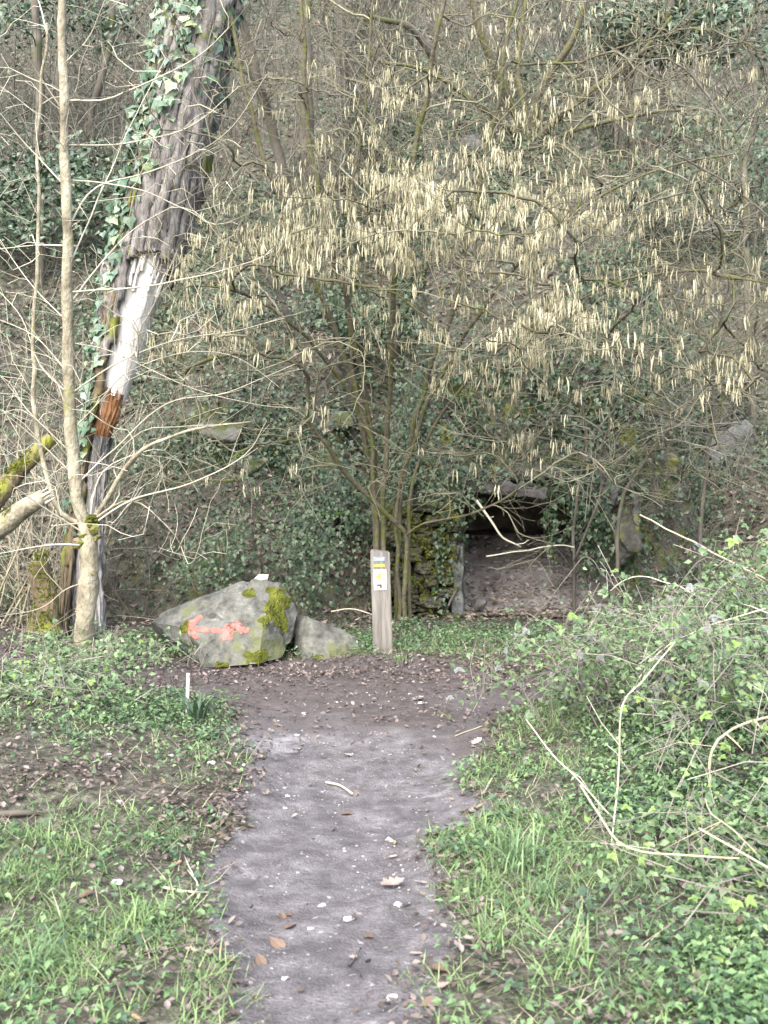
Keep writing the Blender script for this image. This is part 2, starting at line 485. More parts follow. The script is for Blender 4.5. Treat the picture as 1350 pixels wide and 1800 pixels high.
# the rock face is pitted
fmask = sstep(.1, .5, XX) * sstep(3.3, 2.8, XX) * sstep(.02, .15, YY - foot(XX)) * sstep(1.2, .5, YY - foot(XX))
YD = YY + fmask * .09 * fbm(XX * 3, ZZ * 4, seed=9)
GV = np.stack([XX, YD, ZZ - .03 * sstep(.02, .12, path_depth(XX, YY))], -1).reshape(-1, 3)
nx, ny = len(GX), len(GY)
ii = (np.arange(ny - 1)[:, None] * nx + np.arange(nx - 1)[None, :]).reshape(-1)
GQ = np.stack([ii, ii + 1, ii + nx + 1, ii + nx], -1)
cen = GV[GQ].mean(1)
MX0, MX1, MZ1 = .76, 2.28, 1.16


def mouth_top(x):
    u = np.clip((x - MX0) / (MX1 - MX0), 0, 1)
    return MZ1 * (1 - .20 * (2 * u - 1) ** 4) + .05 * vnoise(x * 4, x * 0, seed=12) - .12 * sstep(.55, 1, u)


tc_ = cen[:, 1] - foot(cen[:, 0])
hole = (cen[:, 0] > MX0) & (cen[:, 0] < MX1) & (cen[:, 2] > .02) & (cen[:, 2] < mouth_top(cen[:, 0])) & (tc_ > 0) & (tc_ < .6)
GQ = GQ[~hole]
gme = make_mesh('ground', GV, None, GQ, MATS['soil'])
att = gme.attributes.new('rock', 'FLOAT', 'POINT')
gz, gy_ = np.gradient(ZZ, GY, axis=0), None
steep = sstep(1.3, 2.4, gz) + .0 * XX
att.data.foreach_set('value', np.clip(steep, 0, 1).astype(np.float32).ravel())
ground = tag(link('ground', gme), kind='structure')

# triangles of the sheet, for scattering over it
GT = np.vstack([GQ[:, [0, 1, 2]], GQ[:, [0, 2, 3]]])
ga, gb, gc = GV[GT[:, 0]], GV[GT[:, 1]], GV[GT[:, 2]]
gcr = np.cross(gb - ga, gc - ga)
gar = np.linalg.norm(gcr, axis=1) / 2
gno = nrm(gcr)
gce = (ga + gb + gc) / 3
fan = (np.abs(gce[:, 0]) < .40 * gce[:, 1] + 1.6) & (gce[:, 1] > 1.2) & (gce[:, 1] < 46)


def scatter(n, weight):
    """n points on the sheet, by area times weight(centre, normal); returns points and normals."""
    w = gar * fan * weight(gce, gno)
    c = np.cumsum(w)
    k = np.searchsorted(c, rng.random(n) * c[-1])
    k = np.clip(k, 0, len(w) - 1)
    u, v = rng.random(n), rng.random(n)
    f = u + v > 1
    u[f], v[f] = 1 - u[f], 1 - v[f]
    P = ga[k] + u[:, None] * (gb[k] - ga[k]) + v[:, None] * (gc[k] - ga[k])
    return P, gno[k]


def hill_t(c):
    return c[:, 1] - foot(c[:, 0])


# ------------------------------------------------------------------ path
PX = np.arange(-9, 9.001, .045); PY = axis([(-6, 1.5, .3), (1.5, 8.9, .04)])
PXX, PYY = np.meshgrid(PX, PY)
pd_ = path_depth(PXX, PYY)
PZ = hgt(PXX, PYY) + .006 + .006 * vnoise(PXX * 14, PYY * 14, seed=41) * sstep(0, .1, pd_) - .012 * sstep(.03, -.05, pd_)
PV = np.stack([PXX, PYY, PZ], -1).reshape(-1, 3)
n1 = len(PX)
ii = (np.arange(len(PY) - 1)[:, None] * n1 + np.arange(n1 - 1)[None, :]).reshape(-1)
PQ = np.stack([ii, ii + 1, ii + n1 + 1, ii + n1], -1)
pm = pd_.reshape(-1)[PQ].max(1) > -.02
PQ = PQ[pm]
used = np.unique(PQ); remap = np.full(len(PV), -1); remap[used] = np.arange(len(used))
pme = make_mesh('path', PV[used], None, remap[PQ], MATS['path'])
px_, py_ = PV[used][:, 0], PV[used][:, 1]
hum = sstep(5.0, 7.6, py_ + .9 * fbm(px_ * 1.6, py_ * 1.6, seed=45)) * .85 + .25 * sstep(.15, .0, path_depth(px_, py_))
chk = .8 * np.exp(-((px_ + .60) / .2) ** 2 - ((py_ - 6.1) / .3) ** 2) + .5 * sstep(.15, .6, fbm(px_ * 2.4, py_ * 1.5, seed=46)) * sstep(6.2, 4.8, py_)
a_ = pme.attributes.new('humus', 'FLOAT', 'POINT'); a_.data.foreach_set('value', np.clip(hum, 0, 1).astype(np.float32))
a_ = pme.attributes.new('chalk', 'FLOAT', 'POINT'); a_.data.foreach_set('value', np.clip(chk, 0, 1).astype(np.float32))
tag(link('path', pme), kind='structure')


def path_z(x, y):
    return float(hgt(x, y)) + .008


# ------------------------------------------------------------------ cave behind the mouth
def build_cave():
    K = 40
    V, Q = [], []
    ys = np.linspace(0, 1, 18)
    for j, s in enumerate(ys):
        for k in range(K):
            a = 2 * math.pi * k / K
            cx, cz = math.cos(a), math.sin(a)
            # squarish arch outline
            m = max(abs(cx), abs(cz))
            x01, z01 = .5 + .5 * cx / m * (.92 + .08 * m), .5 + .5 * cz / m * (.92 + .08 * m)
            x = (MX0 - .10) + x01 * (MX1 - MX0 + .20)
            top = 1.26 - .10 * s
            dep = s * 2.9
            bot = -.06 + .70 * min(1, dep / 1.45)
            z = bot + z01 * (top - bot)
            fy = float(foot(np.array(x))) + .01 + .21 * max(0, min(1, z / 1.1))
            x = 1.53 + (x - 1.53) * (1 - .25 * s)
            y = fy + .03 + dep * (1 if s > 0 else 0)
            nzv = .06 * float(fbm(x * 3, y * 3, z * 3, seed=77)) * (1 if j else 0)
            V.append((x + nzv, y, z + .7 * nzv))
        if j:
            for k in range(K):
                a0, a1 = (j - 1) * K + k, (j - 1) * K + (k + 1) % K
                Q.append((a0, a1, a1 + K, a0 + K))
    V = np.array(V)
    c = V[-K:].mean(0); V = np.vstack([V, c])
    b = len(V) - 1 - K
    T = [(b + k, b + (k + 1) % K, len(V) - 1) for k in range(K)]
    return make_mesh('cave', V, T, Q, MATS['cave_rock'])


cave = tag(link('cave', build_cave()), kind='structure')


# ------------------------------------------------------------------ rocks
def hull_rock(points, sub=4, noise=.02, nscale=3.0, seed=1, mat_=None, name='rock', bevel=.0, smooth=True, ridged=0.0, most=4500):
    bm = bmesh.new()
    for p in points: bm.verts.new(tuple(float(c) for c in p))
    bmesh.ops.convex_hull(bm, input=bm.verts)
    bmesh.ops.delete(bm, geom=[v for v in bm.verts if not v.link_faces], context='VERTS')
    bmesh.ops.dissolve_limit(bm, angle_limit=R(4), verts=bm.verts, edges=bm.edges)
    for e in bm.edges:
        if len(e.link_faces) == 2 and e.calc_face_angle(0) > R(16): e.smooth = False
    if bevel > 0:
        bmesh.ops.bevel(bm, geom=bm.edges[:] + bm.verts[:], offset=bevel, segments=2, profile=.6, affect='EDGES', clamp_overlap=True)
    bmesh.ops.triangulate(bm, faces=bm.faces)
    for _ in range(sub):
        if len(bm.faces) > most: break
        L = max(e.calc_length() for e in bm.edges)
        bmesh.ops.subdivide_edges(bm, edges=[e for e in bm.edges if e.calc_length() > L * .45], cuts=1, use_grid_fill=True)
        bmesh.ops.triangulate(bm, faces=bm.faces)
    bm.normal_update()
    co = np.array([v.co[:] for v in bm.verts]); no = np.array([v.normal[:] for v in bm.verts])
    d = noise * fbm(co[:, 0] * nscale, co[:, 1] * nscale, co[:, 2] * nscale, seed=seed, octv=4)
    if ridged:
        rd = 1 - np.abs(fbm(co[:, 0] * 3.1 + co[:, 2] * 1.5, co[:, 1] * 3, co[:, 2] * 4.2, seed=seed + 40, octv=2)) * 2
        d = d - ridged * np.clip(rd, 0, 1) ** 4
    co = co + no * d[:, None]
    for v, c in zip(bm.verts, co): v.co = c
    me = bpy.data.meshes.new(name)
    bm.to_mesh(me); bm.free()
    me.polygons.foreach_set('use_smooth', np.full(len(me.polygons), smooth, dtype=bool))
    if mat_: me.materials.append(mat_)
    return me


def blob_points(n, sx, sy, sz, seed):
    r = np.random.default_rng(seed)
    p = nrm(r.normal(size=(n, 3))) * (1 + .25 * r.uniform(-1, 1, size=(n, 1)))
    return p * np.array([sx, sy, sz])


# the painted boulder: corners taken in metres from its base
BP = ground_at(395, 1168)
BO = np.array([BP[0], BP[1] + .28, 0.0]); BO[2] = float(hgt(BO[0], BO[1])) - .04


def bpt(px, py, dy):
    return at(px, py, BO[1] + dy) - BO


bpts = [bpt(267, 1094, .10), bpt(300, 1072, .08), bpt(319, 1102, -.27), bpt(402, 1037, -.02), bpt(418, 1024, .04), bpt(450, 1017, .08), bpt(494, 1024, -.02),
        bpt(516, 1048, .02), bpt(521, 1080, -.02), bpt(512, 1130, -.12), bpt(494, 1156, -.24), bpt(455, 1167, -.42), bpt(358, 1174, -.40), bpt(474, 1046, -.10), bpt(405, 1062, -.16),
        bpt(300, 1150, .50), bpt(330, 1176, .40), bpt(270, 1110, .35), bpt(462, 1100, -.33), bpt(490, 1104, -.18), bpt(476, 1046, -.13),
        bpt(280, 1080, .40), bpt(420, 1035, .5), bpt(500, 1035, .45), bpt(520, 1110, .35), bpt(320, 1150, .4), bpt(430, 1170, .5)]
bme = hull_rock(bpts, 7, .010, 8, 3, MATS['boulder'], 'boulder', bevel=0, ridged=.034, most=12000)
boulder = tag(link('boulder', bme, None, BO), 'big pale grey boulder with a red painted double arrow and moss', 'boulder')


def skin_of(me, test, off, name, m, parent, rough=.0, whole=True):
    """A thin layer lying on part of a rock's surface: the faces whose centres pass the test, lifted off the stone."""
    nv = len(me.vertices)
    co = np.empty(nv * 3, np.float32); me.vertices.foreach_get('co', co); co = co.reshape(-1, 3).astype(float)
    no = np.empty(nv * 3, np.float32); me.vertices.foreach_get('normal', no); no = no.reshape(-1, 3).astype(float)
    F = np.array([p.vertices[:] for p in me.polygons])
    # refine once or twice so that the outline is not angular
    for _ in range(2):
        mids = {}
        sel = test(co[F].mean(1), nrm(no[F].sum(1)), .10)
        F = F[sel]
        nf = []
        clist, nlist = [co], [no]
        cnt = len(co)
        E = np.sort(np.vstack([F[:, [0, 1]], F[:, [1, 2]], F[:, [2, 0]]]), axis=1)
        U, inv = np.unique(E, axis=0, return_inverse=True)
        inv = inv.reshape(-1)
        mid = (co[U[:, 0]] + co[U[:, 1]]) / 2; mno = nrm(no[U[:, 0]] + no[U[:, 1]])
        k = len(F)
        a, b, c = inv[:k] + cnt, inv[k:2 * k] + cnt, inv[2 * k:] + cnt
        co = np.vstack([co, mid]); no = np.vstack([no, mno])
        F = np.vstack([np.stack([F[:, 0], a, c], 1), np.stack([a, F[:, 1], b], 1), np.stack([c, b, F[:, 2]], 1), np.stack([a, b, c], 1)])
    F = F[test(co[F].mean(1), nrm(no[F].sum(1)), 0)]
    if len(F) == 0: return None
    if whole:
        lab = np.arange(len(co))
        for _ in range(400):
            mn = lab[F].min(1); new = lab.copy()
            np.minimum.at(new, F.reshape(-1), np.repeat(mn, 3))
            if (new == lab).all(): break
            lab = new
        v_, c_ = np.unique(lab[F[:, 0]], return_counts=True)
        F = F[lab[F[:, 0]] == v_[np.argmax(c_)]]
    used = np.unique(F); rm = np.full(len(co), -1); rm[used] = np.arange(len(used))
    P = co[used]; Nn = no[used]
    lift = off * (1 + rough * fbm(P[:, 0] * 40, P[:, 1] * 40, P[:, 2] * 40, seed=5))
    return link(name, make_mesh(name, P + Nn * lift[:, None], rm[F], None, m), parent)


def seg_d(px, pz, a, b):
    a = np.array(a); b = np.array(b)
    p = np.stack([px, pz], -1); ab = b - a
    t = np.clip(((p - a) @ ab) / (ab @ ab), 0, 1)
    return np.linalg.norm(p - a - t[..., None] * ab, axis=-1)


def pix2(px, py):
    q = bpt(px, py, -.3); return (q[0], q[2])


def arrow_test(c, n, slack):
    strokes = [((346, 1089), (324, 1108), .020), ((324, 1107), (348, 1121), .016), ((332, 1107), (394, 1109), .017), ((396, 1118), (416, 1100), .030), ((400, 1102), (430, 1107), .022), ((398, 1109), (404, 1122), .022)]
    d = np.full(len(c), 9.)
    for a, b, w in strokes:
        d = np.minimum(d, seg_d(c[:, 0], c[:, 2], pix2(*a), pix2(*b)) - w)
    d = d + .016 * fbm(c[:, 0] * 28, c[:, 1] * 28, c[:, 2] * 28, seed=8, octv=3) + .03 * sstep(.25, .6, fbm(c[:, 0] * 55, c[:, 1] * 55, c[:, 2] * 55, seed=18, octv=3)) * (slack < .01)
    return (d < slack) & (n[:, 1] < -.05)


def patch_test(cx, cy, rx, ry, seed, front=True):
    def t(c, n, slack):
        q = bpt(cx, cy, -.1)
        u = (c[:, 0] - q[0]) / rx; w = (c[:, 2] - q[2]) / ry
        d = np.sqrt(u * u + w * w) - 1 + .8 * fbm(c[:, 0] * 13, c[:, 1] * 13, c[:, 2] * 13, seed=seed, octv=4)
        return (d < slack * 4) & ((n[:, 1] < .25) if front else (n[:, 1] < 2))
    return t


skin_of(bme, arrow_test, .0035, 'painted_arrow', MATS['paint_red'], boulder, whole=False)
for cx, cy, rx, ry, sd_ in [(486, 1066, .10, .15, 21), (441, 1046, .04, .03, 22), (458, 1142, .12, .055, 23), (330, 1097, .03, .04, 24), (400, 1155, .06, .03, 27)]:
    skin_of(bme, patch_test(cx, cy, rx, ry, sd_), .006, 'moss_patch', MATS['moss'], boulder, .5)

# small white stone lying on the boulder
st = hull_rock(blob_points(16, .062, .05, .03, 4), 3, .004, 12, 5, MATS['chalk'], 'stone')
tp = bpt(461, 1019, .1) + BO
tag(link('stone', st, None, (tp[0], tp[1], tp[2] + .015)), 'small white stone lying on top of the painted boulder', 'stone')

# second, lower rock
RP = ground_at(575, 1156)
RO = np.array([RP[0], RP[1] + .2, 0]); RO[2] = float(hgt(RO[0], RO[1])) - .05


def rpt(px, py, dy):
    return at(px, py, RO[1] + dy) - RO


rme = hull_rock([rpt(512, 1095, .0), rpt(526, 1079, .05), rpt(540, 1084, -.1), rpt(600, 1106, -.02), rpt(652, 1138, .0), rpt(650, 1160, -.14), rpt(580, 1168, -.26), rpt(530, 1166, -.24),
                 rpt(514, 1135, -.05), rpt(530, 1085, .4), rpt(630, 1140, .4), rpt(520, 1150, .4), rpt(560, 1120, -.16)], 5, .014, 4.5, 9, MATS['boulder'], 'rock', bevel=0, ridged=.012)
rock2 = tag(link('rock', rme, None, RO), 'low sloping grey rock between the painted boulder and the marker post', 'rock')


def rpatch(cx, cy, rx, ry, seed):
    def t(c, n, slack):
        q = rpt(cx, cy, -.1)
        u = (c[:, 0] - q[0]) / rx; w = (c[:, 2] - q[2]) / ry
        return (np.sqrt(u * u + w * w) - 1 + .6 * fbm(c[:, 0] * 9, c[:, 1] * 9, c[:, 2] * 9, seed=seed) < slack * 4)
    return t


for a in [(545, 1135, .035, .05, 31), (562, 1152, .05, .03, 33)]:
    skin_of(rme, rpatch(*a), .009, 'moss_patch', MATS['moss'], rock2, .8)

# mossy stone pier to the left of the mouth, every stone its own piece
pier_o = np.array([.30, 10.92, 0.0]); pier_o[2] = float(hgt(.4, 10.75)) - .03
pier = empty('stone_pier', pier_o, 'mossy dry stone pier left of the dark cave mouth', 'stone wall')
stone_meshes = [hull_rock([(sx * .5 * rng.uniform(.8, 1), sy * .5 * rng.uniform(.85, 1), sz * .5 * rng.uniform(.75, 1)) for sx in (-1, 1) for sy in (-1, 1) for sz in (-1, 1)] + [(0, -.5, 0), (0, 0, .5), (0, 0, -.5)],
                          3, .09, 3, 50 + k, MATS['masonry'], 'stone', bevel=.10) for k in range(7)]
z = 0.0
row = 0
while z < 1.05:
    h = rng.uniform(.06, .15)
    x = -.36 + rng.uniform(-.04, .04)
    xr = .40 - .10 * max(0, z - .9) + rng.uniform(-.03, .03)
    while x < xr - .04:
        w = min(rng.uniform(.10, .27), xr - x)
        if w > .03:
            o = link('stone', stone_meshes[rng.integers(7)], pier, (x + w / 2, rng.uniform(-.06, .05), z + h / 2))
            o.scale = (w * rng.uniform(1.05, 1.25), .5, h * rng.uniform(1.05, 1.3))
            o.rotation_euler = (rng.uniform(-.12, .12), rng.uniform(-.14, .14), rng.uniform(-.2, .2))
        x += w + .008
    z += h + .006
    row += 1

o = link('stone', hull_rock([(a * .055, b * .2, c * .36 + .36) for a in (-1, .8) for b in (-1, 1) for c in (-1, .2, 1)], 4, .02, 6, 66, MATS['slab_pale'], 'stone', bevel=.01), pier, (.40, -.05, 0))
s = Soup()
P_ = np.stack([rng.uniform(-.38, .40, 1500), rng.uniform(-.30, -.22, 1500), rng.uniform(.0, 1.15, 1500)], -1)
P_ = P_[fbm(P_[:, 0] * 4, P_[:, 2] * 3, seed=68) > -.15] + pier_o
s.stamp(OVATE_LOW, P_, np.array([0, -1, .4]) + rng.normal(0, .5, P_.shape), rng.uniform(.02, .05, len(P_)))
tag(s.obj('moss', MATS['moss'], pier, smooth=False), kind='stuff')

# overhanging slabs above the mouth
lint_o = np.array([1.5, 11.14, 1.09])
lint = empty('rock_lintel', lint_o, 'layered grey rock slabs jutting over the dark cave mouth', 'rock slab')
for k, (dx, dy, dz, w, dpt, th) in enumerate([(-.33, -.06, .13, .85, .62, .16), (-.20, -.02, .27, .75, .5, .13), (.40, .06, .08, .8, .5, .18), (.42, .05, .24, .6, .45, .14)]):
    pts = [(sx * w / 2 * rng.uniform(.85, 1), sy * dpt / 2 * rng.uniform(.8, 1), sz * th / 2 * rng.uniform(.6, 1)) for sx in (-1, -.3, .4, 1) for sy in (-1, 1) for sz in (-1, 1)]
    o = link('slab', hull_rock(pts, 5, .035, 5, 70 + k, MATS['slab'], 'slab', bevel=.01, ridged=.02), lint, (dx, dy, dz))
    o.rotation_euler = (rng.uniform(-.1, .1), rng.uniform(-.06, .10), rng.uniform(-.15, .15))


def rock_at(px, py, d, sx, sy, sz, seed, material, name, label, tilt=0, n=18, noise=.04):
    p = at(px, py, d) if d else ground_at(px, py) + (0, sy * .35, -sz * .1)
    me = hull_rock(blob_points(n, sx, sy, sz, seed), 4, noise, 3.5, seed, MATS[material], name, bevel=.01)
    o = tag(link(name, me, None, p), label, 'rock')
    o.rotation_euler = (0, tilt, 0)
    return o


rock_at(1103, 935, 10.85, .17, .3, .42, 81, 'masonry', 'rock', 'tall mossy rock at the right side of the cave mouth', .08, noise=.07)
rock_at(1305, 800, 0, .32, .3, .5, 86, 'slab_pale', 'rock', 'bare grey rock outcrop among the thin stems right of the cave', -.2)
rock_at(1170, 835, 0, .22, .3, .16, 84, 'masonry', 'rock', 'squat mossy rock above and right of the cave mouth', .1)
rock_at(880, 735, 11.45, .36, .25, .36, 87, 'masonry', 'rock', 'broad yellow-mossed rock bulging above the cave mouth', .1, noise=.06)
rock_at(375, 762, 0, .42, .4, .15, 83, 'rock_dark', 'rock', 'dark ledge rock under ivy on the slope left of the hazel', .1)
rock_at(590, 742, 0, .25, .35, .12, 88, 'rock_dark', 'rock', 'flat grey ledge rock behind the hazel stems', -.05)
rock_at(808, 262, 0, .38, .4, .20, 85, 'slab', 'rock', 'pale rock high on the slope behind the upper catkins', -.1)
rock_at(440, 820, 0, .2, .3, .12, 89, 'rock_dark', 'rock', 'small dark rock under the ivied ledge', .1)
rock_at(842, 1062, 10.8, .10, .10, .07, 91, 'slab', 'rock', 'small grey rock on the floor of the cave mouth', .1)

# ------------------------------------------------------------------ marker post
PB = ground_at(673, 1146)
post = empty('marker_post', PB, 'square wooden trail marker post with white arrow plate', 'post')
post.rotation_euler = (0, R(-1.6), 0)
pw, ph, pdp = .150, .80, .12
bm = bmesh.new()
bmesh.ops.create_cube(bm, size=1)
for v in bm.verts:
    v.co = (v.co.x * pw, v.co.y * pdp, (v.co.z + .5) * (ph + .25) - .25)
    if v.co.z > .5: v.co.z -= .022 * (v.co.x / pw + .5) + .03 * (.5 - v.co.y / pdp) * 0
bmesh.ops.bevel(bm, geom=bm.edges[:], offset=.007, segments=2, affect='EDGES')
me = bpy.data.meshes.new('shaft'); bm.to_mesh(me); bm.free(); me.materials.append(MATS['post_wood'])
link('shaft', me, post)


def plate(name, m, x0, x1, z0, z1, y, th, parent, wob=0.0, seed=0):
    r = np.random.default_rng(seed)
    n = 6
    top = [(x0 + (x1 - x0) * i / n, z1 + wob * r.uniform(-1, 1)) for i in range(n + 1)]
    bot = [(x0 + (x1 - x0) * i / n, z0 + wob * r.uniform(-1, 1)) for i in range(n, -1, -1)]
    return prism(name, m, top + bot, y, th, parent)


def prism(name, m, poly, y, th, parent):
    bm = bmesh.new()
    vs = [bm.verts.new((px_, y, pz_)) for px_, pz_ in poly]
    f = bm.faces.new(vs)
    ext = bmesh.ops.extrude_face_region(bm, geom=[f])
    for v in ext['geom']:
        if isinstance(v, bmesh.types.BMVert): v.co.y -= th
    bmesh.ops.recalc_face_normals(bm, faces=bm.faces)
    me = bpy.data.meshes.new(name); bm.to_mesh(me); bm.free(); me.materials.append(m)
    return link(name, me, parent)


fy = -pdp / 2
# the photograph's plate: white, arrow pointing left, two small discs, small dark pictogram below
pz = lambda py: ph * (1 - (py - 975) / 158.0)
sx = lambda px: (px - 670.5) / 33.0 * pw
blue = plate('blue_mark', MATS['mark_blue'], sx(659), sx(678), pz(992), pz(986), fy + .001, .004, post, .003, 1)
plate('white_stroke', MATS['mark_white'], sx(665), sx(676.5), pz(990.3), pz(988), fy - .0032, .002, blue, .0015, 5)
plate('yellow_mark', MATS['mark_yellow_worn'], sx(659), sx(678), pz(1001), pz(997), fy + .001, .004, post, .002, 2)
wp = plate('sign_plate', MATS['white_plate'], sx(658.5), sx(680.5), pz(1036.5), pz(1005), fy + .001, .006, post, 0, 3)
prism('arrow', MATS['mark_yellow'], [(sx(661.5), pz(1015.5)), (sx(671), pz(1010)), (sx(671), pz(1021))], fy - .0052, .002, wp)
for q in (1011.5, 1020.5):
    prism('disc', MATS['mark_olive'], [(sx(675.8) + .009 * math.cos(a * math.pi / 6), pz(q) + .010 * math.sin(a * math.pi / 6)) for a in range(12)], fy - .0052, .002, wp)
prism('pictogram', MATS['mark_brown'], [(sx(663), pz(1027.5)), (sx(672), pz(1027.5)), (sx(672), pz(1033.5)), (sx(669), pz(1033.5)), (sx(668.5), pz(1030.5)), (sx(663), pz(1030))][::-1], fy - .0052, .002, wp)

# pale stake with a tuft of long leaves
SB = ground_at(329, 1268)
stake = empty('stake', SB, 'thin pale stake standing upright at the left verge', 'stake')
s = Soup(); s.tube([SB + (0, 0, -.05), SB + (.003, 0, .12), SB + (.008, 0, .27)], [.011, .011, .010], 10); s.obj('shaft', MATS['stake'], stake)
s = Soup(); s.tube([SB + (.008, 0, .268), SB + (.009, 0, .282)], [.013, .011], 10); s.obj('cap', MATS['white_plate'], stake)


def blade_leaf(soup, base, az_, L, w, rise=.6, droop=.9, n=5):
    pts = []
    for i in range(n + 1):
        t = i / n
        r = L * t * (.45 + .35 * t); zz = L * (rise * t * 1.5 - droop * t * t)
        pts.append(base + np.array([math.cos(az_) * r, math.sin(az_) * r, zz]))
    pts = np.array(pts)
    side = np.array([-math.sin(az_), math.cos(az_), 0])
    ws = w * np.array([.6, 1, .95, .75, .45, .03])[: n + 1]
    A, B = pts - side * ws[:, None], pts + side * ws[:, None]
    V = np.empty((2 * (n + 1), 3)); V[0::2] = A; V[1::2] = B
    soup.add(V, [[2 * i, 2 * i + 1, 2 * i + 3, 2 * i + 2] for i in range(n)])


tuft_b = ground_at(345, 1276)
tuft = empty('leafy_tuft', tuft_b, 'tuft of long dark strap leaves beside the pale stake', 'plant')
for i in range(26):
    s = Soup()
    blade_leaf(s, tuft_b + rng.normal(0, .02, 3) * (1, 1, 0), rng.uniform(0, 6.28), rng.uniform(.16, .30), .007, 1.1, 1.0)
    s.obj('leaf', MATS['herb_dark'], tuft)


# ------------------------------------------------------------------ branching plants
def smooth_line(pts, step=.08, jit=.0, seed=0):
    """Catmull-Rom through the points, evenly stepped."""
    p = np.array(pts, float)
    p = np.vstack([2 * p[0] - p[1], p, 2 * p[-1] - p[-2]])
    out = []
    for i in range(1, len(p) - 2):
        n = max(2, int(np.linalg.norm(p[i + 1] - p[i]) / step))
        t = np.linspace(0, 1, n, endpoint=False)[:, None]
        out.append(.5 * (2 * p[i] + (p[i + 1] - p[i - 1]) * t + (2 * p[i - 1] - 5 * p[i] + 4 * p[i + 1] - p[i + 2]) * t * t + (3 * p[i] - p[i - 1] - 3 * p[i + 1] + p[i + 2]) * t ** 3))
    out.append(p[-2][None])
    o = np.vstack(out)
    if jit:
        k = np.arange(len(o)) * .35
        w = np.minimum(1, np.arange(len(o)) / 4)[:, None]
        o = o + jit * w * np.stack([vnoise(k, k * 0 + seed, seed=1), vnoise(k, k * 0 + seed, seed=2), vnoise(k, k * 0 + seed, seed=3)], -1)
    return o


